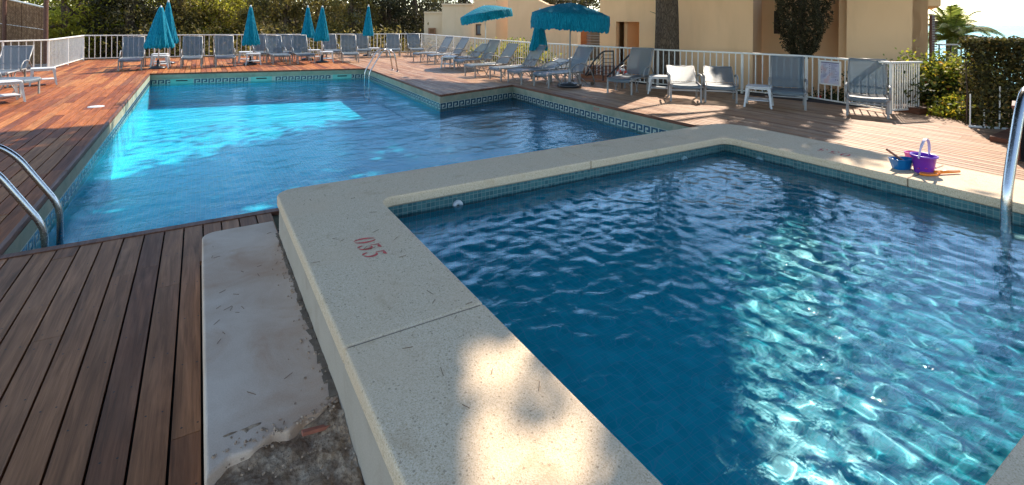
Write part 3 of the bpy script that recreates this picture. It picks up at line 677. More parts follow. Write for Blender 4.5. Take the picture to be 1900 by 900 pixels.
# row of pines and brush beyond the back fence
BT = [  # px, distance, kind, crown list (x,y,z,r,h) about the base, height, label
 (120, 27, 'leaf_pine', [(0, 0, 2.4, 2.0, 1.5), (1.4, .5, 1.3, 1.3, 1.0), (-1.2, -.4, 1.4, 1.5, 1.2), (.3, 0, 4.6, 1.4, 1.1)], 6.5, 'bright yellow-green pine beside the reed screen at the left'),
 (175, 29, 'leaf_pine', [(0, 0, 2.7, 1.9, 1.4), (1.0, 0, 1.6, 1.4, 1.2), (-.5, .3, 4.8, 1.4, 1.0), (-.8, 0, .9, 1.2, .8)], 7, 'yellow-green pine behind the far left corner of the white fence'),
 (228, 28, 'leaf_dark', [(0, 0, 2.4, 1.6, 1.6), (.4, 0, 1.0, 1.3, .8), (0, .5, 4.6, 1.4, 1.0)], 7, 'dark dense pine left of the doubled closed parasols'),
 (275, 32, 'leaf_pine', [(0, 0, 3.2, 1.9, 1.1), (-.8, 0, 1.2, 1.5, 1.0), (0, 0, 5.6, 1.6, 1.0)], 7.5, 'olive pine standing behind the doubled closed parasols'),
 (335, 31, 'leaf_olive', [(0, 0, 3.0, 1.8, 1.2), (1.0, 0, 1.3, 1.6, 1.1), (-1.0, .5, 1.2, 1.3, .9), (0, 0, 5.2, 1.2, 1.0)], 7, 'open olive-green pine behind the second lounger of the back row'),
 (395, 33, 'leaf_pine', [(0, 0, 3.2, 2.0, .9), (.6, 0, 1.5, 1.8, .8), (-.2, 0, 5.6, 1.4, 1.0)], 7.5, 'flat-layered pine behind the third lounger of the back row'),
 (455, 34, 'leaf_olive', [(0, 0, 2.6, 2.2, 1.5), (1.2, 0, 1.0, 1.6, 1.0), (-1.1, 0, 1.1, 1.5, .9)], 5.2, 'brown-green pine behind the single closed parasol'),
 (520, 33, 'leaf_olive', [(0, 0, 3.4, 1.7, .9), (-1.3, 0, 2.0, 1.3, .9), (1.3, .2, 1.1, 1.5, 1.0), (0, 0, 5.6, 1.4, 1.0)], 7.5, 'pine with bare grey branches left of the paired closed parasols'),
 (590, 35, 'leaf_olive', [(0, 0, 2.9, 2.1, 1.0), (.5, 0, 1.1, 2.0, .9), (0, 0, 4.2, 1.1, 0.6)], 5.5, 'low spreading pine behind the paired closed parasols'),
 (655, 34, 'leaf_olive', [(0, 0, 3.1, 1.9, 1.0), (-1.3, 0, 1.3, 1.5, 1.0), (1.4, 0, 1.6, 1.3, .8), (0, 0, 5.2, 1.4, 1.0)], 7.3, 'brown-green pine between the paired parasols and the last one'),
 (715, 36, 'leaf_dark', [(0, 0, 3.3, 2.0, 1.2), (1.0, 0, 1.4, 1.9, 1.0), (-.9, 0, 1.2, 1.4, .8), (0, 0, 5.6, 1.4, 1.0)], 7.5, 'dark pine right of the last closed parasol'),
 (772, 37, 'leaf_dark', [(0, 0, 3.5, 2.2, 1.3), (.3, 0, 1.2, 1.6, 1.3), (0, 0, 5.6, 1.6, 1.0)], 8, 'dark pine with a heavy trunk beside the farthest pale house'),
 (845, 44, 'leaf_dark', [(0, 0, 3.4, 2.6, 1.6), (0, 0, 6.0, 3.0, 1.8), (2, 0, 3.0, 2, 1.4)], 9, 'dark pine rising over the low pale roof'),
]
for i, (px, d_, mt, cr, h_, lb) in enumerate(BT):
    p = dep(px, 100, d_); s_ = d_/30
    tree('pine_tree', (p.x, p.y, -.7), h_, cr, 7500, .21, M[mt], lb, 'pines and brush beyond the back fence', rad=.20 if mt != 'leaf_dark' else .26, seed=i+3, trunks=1+(i % 3 == 1))
p = dep(1060, 20, 34); tree('pine_tree', (p.x, p.y, -.6), 6, [(0, 0, 3.2, 2.6, 1.3), (-1.5, 0, 3.4, 1.6, .8), (1.5, 0, 2.9, 1.6, 1.2)], 9000, .22, M['leaf_dark'], 'dark pine crown showing over the low roof behind the open parasols', 'pines and brush beyond the back fence', seed=40)
# undergrowth and far wood
def brush(name, segs, n_, size, mat, label=None, kind='stuff', seed=9):
    rgn = np.random.default_rng(seed); P = []
    for (a, b_, w_, z0, z1) in segs:
        k = n_//len(segs); t_ = rgn.random((k, 1)); base = np.array(a)*(1-t_)+np.array(b_)*t_; ph = base[:, :1]*1.3+base[:, 1:2]*.7
        top = z0+(z1-z0)*(.6+.4*np.sin(ph)*np.cos(ph*2.3+1)); zz = z0+(top-z0)*rgn.random((k, 1))**.8
        P.append(np.concatenate([base+rgn.normal(size=(k, 2))*w_, zz+rgn.normal(size=(k, 1))*.08], 1))
    P = np.concatenate(P); o = leaf_mesh(name, P, size, mat, None, .4, rgn); return tag(o, label, None, None, kind)
a, b_ = dep(60, 90, 27.5), dep(800, 90, 30)
a2, b2 = dep(40, 90, 43), dep(860, 90, 48)
brush('undergrowth', [((a.x, a.y), (b_.x, b_.y), 1.0, -.8, 1.5), (((a.x+a2.x)/2, (a.y+a2.y)/2), ((b_.x+b2.x)/2, (b_.y+b2.y)/2), 1.2, -.6, 2.2)], 26000, .2, M['leaf_olive'], seed=5)
brush('far_wood', [((a2.x-4, a2.y), (b2.x, b2.y), 1.6, -1, 6.5)], 26000, .42, M['leaf_dark'], seed=6)
# shaded bank of earth behind the undergrowth, keeps the wood opaque near the ground
bk = MB(); 
V = []; nn = 30
for i in range(nn+1):
    q = dep(-60+(900+60)*i/nn, 90, 39+2*math.sin(i*.7)); q2 = dep(-60+(900+60)*i/nn, 90, 45)
    V += [(q.x, q.y, -1.2), (q.x*.5+q2.x*.5, q.y*.5+q2.y*.5, 1.4+.5*math.sin(i*1.1)), (q2.x, q2.y, 2.6+.6*math.sin(i*.9))]
bk.add(V, [(i*3+j_, (i+1)*3+j_, (i+1)*3+j_+1, i*3+j_+1) for i in range(nn) for j_ in (0, 1)]); tag(bk.build('hillside', M['earth'], smooth=True), kind='structure')

# cypress in front of the recess
cb0 = dep(1487, 110, 13.6); t = empty('cypress', (cb0.x, cb0.y, -.5), 0, 'dark narrow cypress in front of the ochre house behind the fence', 'tree')
mb = MB(); 
for dx in (-.06, .08, .0): mb.tube([Vector((cb0.x+dx, cb0.y, -.5)), Vector((cb0.x+dx*1.5, cb0.y+dx, .9)), Vector((cb0.x+dx*3, cb0.y, 2.8))], [.07, .06, .02], 8)
mb.build('trunk', M['bark'], t, smooth=True)
rgn = np.random.default_rng(77); k = 26000; z_ = .75+4.2*rgn.random(k)**.9; prof = np.interp(z_, [.7, 1.0, 1.6, 2.6, 3.8, 5.0], [.08, .36, .56, .66, .5, .05]); th = rgn.random(k)*6.28; lump = 1+.16*np.sin(th*5+z_*3.1)+.12*np.sin(th*9-z_*5.3)
rr_ = prof*lump*(.35+.65*rgn.random(k)**.4); P = np.stack([cb0.x+rr_*np.cos(th), cb0.y+rr_*np.sin(th), z_], 1); leaf_mesh('crown', P, .085, leafmat('cypress_scales', [(0, (.02, .018, .008)), (.6, (.06, .05, .02)), (1, (.12, .095, .045))], .25), t, .3, rgn)

# clipped hedge at the right, grown through its own white railing
h0, h1 = at(1797, 236, 0), at(1899, 243, 0); hd = (h1-h0).normalized(); h1 = h0+hd*3.4; hn = Vector((-hd.y, hd.x, 0))
if hn.dot(FWD) < 0: hn = -hn
hz0, hz1 = -.1, 1.45
t = empty('hedge', (h0+hd*1.7), 0, 'tall clipped dark green hedge grown through a white railing at the right', 'hedge')
k = 46000; u = .12+rgn.random(k)*3.3; w_ = -.08+.85*rgn.random(k)**1.2; z_ = hz0+(hz1-hz0)*rgn.random(k)**.85
edge = rgn.random(k) < .25; z_[edge] = hz1-.05+rgn.normal(size=edge.sum())*.035; u += rgn.normal(size=k)*.02
P = np.array(h0)[None]+np.array(hd)[None]*u[:, None]+np.array(hn)[None]*w_[:, None]; P[:, 2] = z_
leaf_mesh('foliage', P, .065, M['leaf_hedge'], t, .5, rgn)
mb = MB()
for i in range(12): q = h0+hd*(.1+i*.29)+hn*.35; mb.tube([q+Vector((0, 0, -.4)), q+Vector((.03, 0, .5)), q+Vector((-.02, .02, 1.2))], [.02, .015, .006], 6)
mb.build('stems', M['bark'], t, smooth=True)

# palm on the terrace below
pb = dep(1766, 60, 19.0); t = empty('palm_tree', (pb.x, pb.y, -3.5), 0, 'feathery arching palm against the sea', 'tree'); mb = MB(); hub = Vector((pb.x, pb.y, 1.42)); hub = dep(1766, 74, 19.0)
mb.tube([Vector((pb.x+.1, pb.y, -3.5)), Vector((pb.x, pb.y, -1)), hub], [.24, .2, .17], 12); mb.build('trunk', M['bark'], t, smooth=True)
rr = random.Random(3); fr_v, fr_f = [], []; cr = MB(); lv = MB()
for i in range(46):
    az = i*2.399+rr.uniform(-.2, .2); el = R(rr.uniform(8, 82)); L = rr.uniform(1.7, 2.3); d = Vector((math.cos(az)*math.cos(el), math.sin(az)*math.cos(el), math.sin(el))); side = d.cross(Vector((0, 0, 1))).normalized(); pth = []
    for s_ in range(15):
        f = s_/14; pth.append(hub+d*L*f+Vector((0, 0, -.95*L*f**2.2*(.25+math.cos(el)*.6))))
    cr.tube(pth, [.018*(1-s_/15)+.003 for s_ in range(15)], 5)
    for s_ in range(2, 15):
        for h_ in range(5):
            f = min(13.99, s_-1+h_/5); p = pth[int(f)].lerp(pth[int(f)+1], f-int(f)); tg = (pth[min(14, int(f)+1)]-pth[int(f)]).normalized(); ll = .40*math.sin(math.pi*min(1, .12+.86*f/14))+.06
            for sg in (-1, 1):
                q = p+(side*sg*.8+tg*.55+Vector((0, 0, -.28+rr.uniform(-.1, .1)))).normalized()*ll; mw = tg*.014
                lv.add([p-mw, p+mw, q], [(0, 1, 2)], rr.random())
cr.build('frond_rib', leafmat('rib', [(0, (.2, .2, .06)), (1, (.25, .22, .08))]), t); lv.build('leaflets', M['leaf_palm'], t, attr=True)

# flowering shrubs between fence end and hedge
def shrub(px, py, d_, w_, h_, n_, mat, label, seed, flowers=0, z0=-.5, size=.075, stems=9):
    rgn = np.random.default_rng(seed); rr = random.Random(seed); p = dep(px, py, d_); t = empty('shrub', (p.x, p.y, z0), 0, label, 'shrub'); mb = MB(); P = []
    for i in range(stems):
        q = Vector((p.x+rr.gauss(0, w_*.45), p.y+rr.gauss(0, w_*.35), z0+h_*rr.uniform(.45, 1))); limb(mb, (p.x+rr.gauss(0, .08), p.y+rr.gauss(0, .08), z0), q, .02, .005, rr, .15)
        k = n_//stems; P.append(np.array(q)+rgn.normal(size=(k, 3))*np.array([w_*.24, w_*.24, h_*.13]))
    mb.build('stems', M['bark'], t, smooth=True); P = np.concatenate(P); leaf_mesh('leaves', P, size, mat, t, .5, rgn)
    for i in range(flowers):
        q = P[rgn.integers(0, len(P))]; f = MB()
        for a in range(5):
            an = a*1.2566; c_ = Vector(q)-FWD*.1; f.add([c_, c_+(RGT*math.cos(an)+UPV*math.sin(an))*.055, c_+(RGT*math.cos(an+.7)+UPV*math.sin(an+.7))*.06, c_+(RGT*math.cos(an+1.2)+UPV*math.sin(an+1.2))*.045+FWD*.02], [(0, 1, 2, 3)])
        f.build('flower', M['flower'], t)
shrub(1772, 190, 10.2, .95, 1.25, 6000, M['leaf_yellow'], 'yellow-leaved shrub between the end of the fence and the hedge', 1, 0, -.45, .085, 12)
shrub(1728, 200, 10.6, .75, 1.1, 4500, leafmat('green_red_shrub', [(0, (.02, .03, .008)), (.7, (.06, .08, .02)), (1, (.14, .10, .03))]), 'dark green shrub with red flowers right behind the end of the fence', 2, 4, -.45, .08)
shrub(1785, 225, 9.4, .5, .55, 2600, M['leaf_yellow'], 'low bright green shrub at the foot of the hedge', 3, 0, -.3, .07)
shrub(1655, 160, 12.0, 1.3, 1.0, 5000, leafmat('hillside_shrub', [(0, (.02, .025, .008)), (.7, (.07, .08, .02)), (1, (.2, .16, .03))]), 'olive shrub behind the right end of the fence', 4, 0, -.5, .08)
shrub(1535, 180, 12.6, 1.2, .45, 1500, leafmat('ground_shrub', [(0, (.03, .04, .01)), (1, (.1, .12, .03))]), 'low plant with red flowers behind the notice board', 5, 3, -.5, .07)
shrub(955, 118, 20.5, 1.5, 1.2, 4000, M['leaf_yellow'], 'pale yellow-green shrub behind the middle of the fence', 6, 0, -.5, .10)
shrub(905, 110, 22.5, .9, .9, 2000, M['leaf_yellow'], 'small yellow-green shrub behind the tilted open parasol', 8, 0, -.5, .10)
shrub(1395, 165, 13.0, .7, .4, 800, leafmat('small_weed', [(0, (.03, .04, .01)), (1, (.1, .12, .03))]), 'small green weed at the foot of the house wall', 7, 0, -.5, .06)
# ------------------------------------------------------------------ buildings
def hp(px, d): p = dep(px, 40, d); return Vector((p.x, p.y, 0))
def zat(px, py, d): return dep(px, py, d).z
def wall(mb, p, q, z0, z1, th, ops=(), z1b=None):
    """upright wall from p to q (front face on the line), openings (u0,u1,za,zb) in metres along it"""
    p, q = Vector(p), Vector(q); d = q-p; L = d.length; d.normalize(); nb = Vector((-d.y, d.x, 0))
    if nb.dot(p-Vector((0, 0, 0))) < 0: nb = -nb
    def seg(u0, u1, a, b, b2=None):
        if u1-u0 < .005 or b-a < .005: return
        b2 = b if b2 is None else b2
        V = [p+d*u+nb*t for t in (0, th) for u in (u0, u1)]
        vs = [Vector((v.x, v.y, a)) for v in V]+[Vector((v.x, v.y, b if i % 2 == 0 else b2)) for i, v in enumerate(V)]
        mb.add(vs, [(0, 1, 5, 4), (3, 2, 6, 7), (1, 3, 7, 5), (2, 0, 4, 6), (4, 5, 7, 6), (2, 3, 1, 0)])
    u = 0
    for (u0, u1, za, zb) in sorted(ops): seg(u, u0, z0, z1); seg(u0, u1, z0, za); seg(u0, u1, zb, z1); u = u1
    seg(u, L, z0, z1, z1b)
    return p, d, nb
hA = empty('house', hp(1260, 15.5), 0, 'ochre rendered house with a tall doorway opening behind the thick pine trunk', 'house')
a0, a1 = hp(1113, 17.0), hp(1397, 14.3); Ld = (a1-a0).length; ad = (a1-a0)/Ld
def upx(px, p, q):                            # where the sight line of a pixel column meets the wall line
    s = hp(px, 10); d = q-p; det = s.x*(-d.y)+s.y*d.x; t = (s.x*p.y-s.y*p.x)/-(s.x*d.y-s.y*d.x) if abs(s.x*d.y-s.y*d.x) > 1e-9 else 0
    return (p.y*s.x-p.x*s.y)/(d.x*s.y-d.y*s.x)*d.length
u0, u1 = upx(1143, a0, a1), upx(1186, a0, a1)
mb = MB(); P0, Dd, Nb = wall(mb, a0, a1, -.7, 3.1, .28, [(u0, u1, -.3, 1.69)])
wall(mb, a0+Nb*.28, a0+Nb*5, -.7, 3.1, -.25); wall(mb, a1+Nb*.28, a1+Nb*1.4, -.7, 3.1, .2)
pb_ = a0+ad*(u0-.9)+Nb*1.55; pe_ = a0+ad*(u1+.9)+Nb*1.55; wall(mb, pb_, pe_, -.7, 3.05, .2)
um = u0+(u1-u0)*.47
wall(mb, a0+ad*(um-.12)+Nb*.35, a0+ad*(um+.0)+Nb*1.5, -.7, 2.9, .12)
mb.build('wall', M['facade'], hA)
mb = MB(); mb.prism([tuple((a0+Nb*4.9)[:2]), tuple(a0[:2]), tuple(a1[:2]), tuple((a1+Nb*4.9)[:2])], 3.1, 3.25); mb.build('roof', M['facade'], hA)
mb = MB(); c = a0+ad*((u0+um)/2-.02)+Nb*.9; mb.bar((c.x, c.y, -.3), (c.x, c.y, 1.69), .7*(u1-u0)*.45, .05); mb.build('reveal', simple('brown_reveal', (.34, .19, .10), .6, 0, .2), hA)  # upright brown board stands in for the passage's left reveal
hB = empty('house', hp(1560, 14), 0, 'ochre house wing with a dark shuttered window beside the cypress', 'house')
b0, b1, b2, b3 = hp(1399, 15.7), hp(1571, 14.7), hp(1571, 13.4), hp(1722, 12.4)
mb = MB(); w0, w1 = upx(1436, b0, b1), upx(1449, b0, b1); P_, D_, N_ = wall(mb, b0, b1, -.7, 3.0, .25, [(w0, w1, zat(1440, 63, 15.4), zat(1440, 20, 15.4))])
P_2, D2, N2 = wall(mb, b2, b3, -.7, 2.7, .3); wall(mb, b3, b3+N2*5, -.7, 2.7, -.3); wall(mb, b2+N2*.3, b2+N2*1.6, -.7, 2.7, .2); mb.build('wall', M['facade'], hB)
mb = MB(); q = b0+D_*((w0+w1)/2)+N_*.16; zc = (zat(1440, 63, 15.4)+zat(1440, 20, 15.4))/2
rotw = Matrix((D_, N_, Vector((0, 0, 1)))).transposed(); mb.box((q.x, q.y, zc), (w1-w0, .05, zat(1440, 20, 15.4)-zat(1440, 63, 15.4)), rotw); wn = mb.build('window_shutter', simple('dark_shutter', (.045, .022, .014), .6), hB)
mb = MB(); q2 = q-N_*.18; mb.box((q2.x, q2.y, zat(1440, 64, 15.4)), (w1-w0+.1, .1, .04), rotw); mb.build('sill', M['facade'], wn)
mb = MB(); e = b3+D2*.0; ez = zat(1728, 12, 12.6); mb.prism([tuple((b3-D2*.02)[:2]), tuple((b3+D2*.24)[:2]), tuple((b3+D2*.24+N2*4)[:2]), tuple((b3-D2*.02+N2*4)[:2])][::1], ez, ez+.25); mb.build('eave', M['facade'], hB)
mb = MB(); mb.prism([tuple((b2)[:2]), tuple(b3[:2]), tuple((b3+N2*5)[:2]), tuple((b2+N2*5)[:2])], 2.7, 2.84); mb.build('roof', M['facade'], hB)
mb = MB(); sh0 = hp(1723, 13.9); sh1 = hp(1736, 13.9); zz0, zz1 = zat(1730, 131, 13.9), zat(1730, 28, 13.9); mb.bar((*((sh0+sh1)/2)[:2], zz0), (*((sh0+sh1)/2)[:2], zz1), (sh1-sh0).length, .06)
for k in range(22):
    z_ = zz0+.05+(zz1-zz0-.1)*k/21; mb.bar((*(sh0-FWD*.05)[:2], z_), (*(sh1-FWD*.05)[:2], z_), .02, .028)
mb.build('louvre_shutter', simple('red_brown_louvre', (.10, .04, .028), .6, 0, .2), hB)
# terrace with railing to the right of it
tr_ = empty('balcony', hp(1755, 14.6), 0, 'terrace slab with dark horizontal railing in front of the palm', 'balcony')
zs = zat(1755, 127, 14.4); s0, s1 = hp(1722, 13.6), hp(1785, 13.6); s2, s3 = hp(1785, 17), hp(1722, 17)
mb = MB(); mb.prism([tuple(s0[:2]), tuple(s1[:2]), tuple(s2[:2]), tuple(s3[:2])], zs-.14, zs); mb.build('slab', M['facade_pale'], tr_)
mb = MB(); r0_, r1_ = hp(1737, 14.0), hp(1784, 14.0); r2_ = hp(1795, 16.5); ztop = zat(1755, 83, 14.0)
for k in range(1, 6):
    z_ = zs+(ztop-zs)*k/6; mb.tube([(r0_.x, r0_.y, z_), (r1_.x, r1_.y, z_), (r2_.x, r2_.y, z_)], .009, 6)
mb.build('rails', M['dark_metal'], tr_)
mb = MB(); mb.tube([(r0_.x, r0_.y, ztop), (r1_.x, r1_.y, ztop), (r2_.x, r2_.y, ztop)], .022, 8); mb.build('handrail', simple('grey_paint', (.3, .3, .28), .5), tr_)
for p_ in (hp(1743, 14), hp(1765, 14), hp(1784, 14), r2_):
    mb = MB(); mb.bar((p_.x, p_.y, zs-.3), (p_.x, p_.y, ztop), .03, .03); mb.build('post', M['dark_metal'], tr_)

# far houses
def block(root, name, pxs, tops, mat, z0=-1.2, depth=5):
    mb = MB()
    for (pa, da), (pb, db), (ta, tb_) in zip(pxs[:-1], pxs[1:], tops): wall(mb, hp(pa, da), hp(pb, db), z0, ta, .3, (), tb_)
    return mb.build(name, mat, root)
hC = empty('house', hp(860, 33), 0, 'far stepped low house with pale render beyond the back right corner of the fence', 'house')
block(hC, 'wall', [(787, 34), (820, 34)], [(zat(800, 25, 34), zat(800, 25, 34))], M['facade_pale']); block(hC, 'wall', [(820, 33.6), (879, 33.3)], [(zat(850, 10, 33.5), zat(850, 10, 33.5))], M['facade_pale'])
block(hC, 'wall', [(879, 32.8), (920, 32.0), (942, 32.6)], [(4.2, 4.2), (4.2, 4.2)], M['facade'])
mb = MB()
for (pa, da, pb, db, zt_) in ((787, 34, 820, 34, zat(800, 25, 34)), (820, 33.6, 879, 33.3, zat(850, 10, 33.5))):
    x_, y_ = hp(pa-1, da-.08), hp(pb+1, db-.08); mb.prism([tuple(x_[:2]), tuple(y_[:2]), tuple((y_+FWD*3)[:2]), tuple((x_+FWD*3)[:2])], zt_, zt_+.12)
mb.build('parapet', M['facade_pale'], hC)
def pane(root, px0, px1, py0, py1, d, frame, glass, th=.06):
    c_ = dep((px0+px1)/2, (py0+py1)/2, d); w_ = (px1-px0)/F*d; h_ = (py1-py0)/F*d; rot = Matrix((RGT, FWD, UPV)).transposed(); mb = MB()
    for (ox_, oz, sx_, sz) in ((0, h_/2, w_, .09), (0, -h_/2, w_, .09), (-w_/2, 0, .09, h_+.085), (w_/2, 0, .09, h_+.085)): mb.box(c_+RGT*ox_+UPV*oz, (sx_, th, sz), rot)
    f_ = mb.build('window', frame, root); mb = MB(); mb.box(c_+FWD*.01, (w_-.09, .02, h_-.09), rot); mb.build('pane', glass, f_)
n = N('window_glass'); n.col((.10, .12, .14)); n.rough(.08); M['glass'] = n.m
fr_ = simple('brown_frame', (.10, .045, .025), .6)
pane(hC, 884, 897, 46, 64, 32.55, fr_, M['glass']); pane(hC, 796, 807, 53, 63, 33.9, simple('orange_frame', (.35, .16, .07), .7), simple('shade_inside', (.20, .09, .035), .8))
hD = empty('house', hp(1010, 29), 0, 'ochre house with sloping roofline behind the two open parasols', 'house')
block(hD, 'wall', [(942, 31), (997, 29.8), (1015, 29.4), (1072, 28.0)], [(3.7, zat(997, -1, 29.8)), (zat(997, -1, 29.8), zat(1015, 8, 29.4)), (zat(1015, 8, 29.4), 2.4)], M['facade'])
block(hD, 'wall', [(1072, 29.5), (1090, 29.0)], [(2.4, 2.4)], simple('brown_render', (.19, .09, .05), .85)); block(hD, 'wall', [(1088, 31), (1116, 30)], [(2.3, 2.3)], simple('grey_glass_wall', (.14, .14, .11), .7))  # grey-green wall stands for the greyish window
mb = MB()
for k in range(6): z_ = zat(1100, 66+k*5, 28); x_, y_ = hp(1088, 28), hp(1113, 28); mb.tube([(x_.x, x_.y, z_), (y_.x, y_.y, z_)], .02, 5)
mb.build('railing', M['dark_metal'], hD)

# garden stair with its black railing
st2 = empty('garden_stair', hp(1125, 14.6), 0, 'terracotta garden stair with black bar railing in front of the doorway', 'stair')
mb = MB()
for k in range(4): p_, q_ = hp(1080, 14.4+k*.45), hp(1166, 14.0+k*.45); mb.prism([tuple(p_[:2]), tuple(q_[:2]), tuple((q_+FWD*.5)[:2]), tuple((p_+FWD*.5)[:2])], -.6, .05+k*.09)
mb.build('treads', simple('terracotta_paving', (.36, .15, .08), .85, 0, .25, 12), st2)
mb = MB(); d_ = 14.2
def P2(px, py, d=d_): return dep(px, py, d)
mb.tube([P2(1086, 140), P2(1099, 117), P2(1112, 102), P2(1119, 96), P2(1124, 95), P2(1139, 95)], .022, 6)
mb.tube([P2(1126, 143, 13.9), P2(1146, 124, 13.9), P2(1167, 103, 13.9), P2(1174, 98, 13.9), P2(1186, 98, 13.9)], .024, 6)
for px in (1101, 1119, 1138): mb.tube([P2(px, 96 if px > 1110 else 116), P2(px, 150)], .018, 6)
for k in range(6): mb.tube([P2(1119, 102+k*7), P2(1138, 102+k*7)], .008, 5); mb.tube([P2(1088+k, 142-k*.5), P2(1118, 104+k*7)], .007, 5)
for k in range(4): mb.tube([P2(1132+k*2, 146), P2(1170, 108+k*8)], .007, 5)
mb.build('railing', M['dark_metal'], st2)

# reed screen at the left
sc_ = empty('reed_screen', hp(30, 23), 0, 'tall brown reed screen behind wire mesh between rusty posts at the far left', 'fence')
n = N('reed'); v = n.coord((1, 1, 1)); wv = n.noise(n.coord((38, 38, 1.2)), 1, 4, .7); vo = n.new('ShaderNodeTexVoronoi'); vo.inputs['Scale'].default_value = 11; n.l(n.coord((1, 1, .7)), vo.inputs['Vector'])
c = n.ramp(wv, [(.3, (.17, .10, .05)), (.55, (.36, .22, .12)), (.8, (.48, .31, .18))]); c = n.mix(n.ramp(vo.outputs['Distance'], [(.35, (0, 0, 0)), (.6, (.5,)*3)]), c, (.12, .06, .03)); n.col(c); n.rough(.9, .1); n.bump(wv, .6, .02)
pl, pr_ = dep(-90, 60, 22.8), dep(82, 60, 23.3); mb = MB(); nseg = 60
for k in range(nseg): 
    a_ = pl.lerp(pr_, k/nseg); b_ = pl.lerp(pr_, (k+.96)/nseg); zt_ = zat(84, 16, 23)+(1-k/nseg)*.95+rng.normal()*.015; o_ = FWD*(rng.random()*.03); mb.bar((a_.x+o_.x, a_.y+o_.y, (zt_-.8)/2+ .0), (b_.x+o_.x, b_.y+o_.y, (zt_-.8)/2), .035, zt_+.8)
mb.build('reed_panel', n.m, sc_)
for (p_, q_, r_, mt) in ((P2(-40, -14, 22.6), P2(84, 14, 22.9), .035, 'white_metal'), (P2(-40, 38, 22.6), P2(82, 55, 22.9), .012, 'white_metal')):
    mb = MB(); mb.tube([p_, q_], r_, 8); mb.build('rail', M[mt], sc_)
for px, r_ in ((85, .085), (8, .075), (-70, .07)):
    q_ = dep(px, 60, 22.7); mb = MB(); mb.tube([(q_.x, q_.y, -.8), (q_.x, q_.y, 4.4)], r_, 10); mb.build('post', M['rust'], sc_)
# wire mesh
mb = MB(); a_ = dep(-40, 60, 22.62); b_ = dep(84, 60, 22.85); L_ = (b_-a_).length; dd = (b_-a_).normalized()
k = 0
while k*.11 < L_+2.6:
    for sg in (1, -1):
        u_ = k*.11-(2.6 if sg > 0 else 0); p1 = (u_, -.5); p2 = (u_+sg*2.6, 2.1)
        (ua, za), (ub, zb) = p1, p2
        lo, hi = 0., 1.
        def tt(u): return (u-ua)/(ub-ua)
        ts = sorted((tt(0), tt(L_))); lo = max(lo, ts[0]); hi = min(hi, ts[1])
        if hi > lo: f_ = lambda t: a_+dd*(ua+(ub-ua)*t)-Vector((0, 0, a_.z))+Vector((0, 0, za+(zb-za)*t)); mb.tube([f_(lo), f_(hi)], .0035, 3, cap=False)
    k += 1
mb.build('wire_mesh', M['rust'], sc_)

# ------------------------------------------------------------------ white railings
FH = .985
def railing(pts, pitch, label, end_posts=True, posts_every=2.2, bal=.011, solid=False):
    c_ = (Vector(pts[0]).to_3d() + Vector(pts[-1]).to_3d())/2; t = empty('railing', c_, 0, label, 'railing', 'white railings round the deck')
    top = MB(); bot = MB(); bl = MB()
    for p, q in zip(pts[:-1], pts[1:]):
        p, q = Vector((*p, 0)), Vector((*q, 0)); L = (q-p).length; d = (q-p).normalized(); up = Vector((0, 0, 1))
        top.bar(p+up*(FH-.02), q+up*(FH-.02)+d*.003, .062, .04, 0); bot.bar(p+up*.07, q+up*.07, .028, .028)
        k = int(L/pitch)
        for i in range(1, k):
            b_ = p+d*(L*i/k); bl.bar(b_+up*.084, b_+up*(FH-.04), bal*2, bal*1.4)
        m_ = max(1, round(L/posts_every))
        for i in range(m_+1):
            if i == m_ and (tuple(q[:2]) != tuple(pts[-1][:2])): continue
            b_ = p+d*(L*i/m_); pm = MB(); pm.bar(b_-up*.0, b_+up*(FH-.041), .042, .042); pm.build('post', M['white_metal'], t)
    top.build('top_rail', M['white_metal'], t, bevel=.006); bot.build('bottom_rail', M['white_metal'], t); bl.build('balusters', M['white_metal'], t); return t
f0 = at(0, 76, FH); fl_ = [(-9.9, 16.9), (f0.x, f0.y), FL0]
railing([(-8.5, 17.8), (-4.84-.0, 20.35), FL0], .17, 'white railing running off the left edge in front of the reed screen')
railing([FL0, FL1], .15, 'short white railing seen edge-on at the far left corner of the deck')
railing([FL1, FENCE[0]], .175, 'long white railing along the back of the deck in front of the pines')
railing([FENCE[0], FENCE[1]], .15, 'white railing behind the row of loungers right of the pool')
railing([FENCE[1], FENCE[2]], .135, 'white railing behind the big open parasol in front of the stair')
railing(FENCE[2:], .14, 'white railing behind the near deck chairs with the notice board')
fe0 = at(1654, 211); fe1 = at(1708, 213); fe0 = at(1656, 116, FH); fe1 = at(1711, 115, FH)
railing([FENCE[5], (FENCE[5][0]+.72, FENCE[5][1]-.22)], .055, 'short end piece of white railing with closely set bars turned towards the hedge', bal=.0115, posts_every=3)
# low railing inside the hedge
t = empty('railing', h0+hd*1.2, 0, 'low weathered white railing overgrown by the hedge', 'railing'); mb = MB()
o_ = hn*.0; mb.bar(h0+o_+Vector((0, 0, .02)), h0+hd*2.6+o_+Vector((0, 0, .02)), .03, .03); mb.build('bottom_rail', M['white_metal'], t)
mb = MB(); 
for k in range(13):
    b_ = h0+hd*(.02+k*.19)+o_+hn*(.02*(k % 2)); mb.bar(b_+Vector((0, 0, .035)), b_+Vector((0, 0, [.55, .3, .7, .42][k % 4])), .016, .016)
mb.build('balusters', M['white_metal'], t)

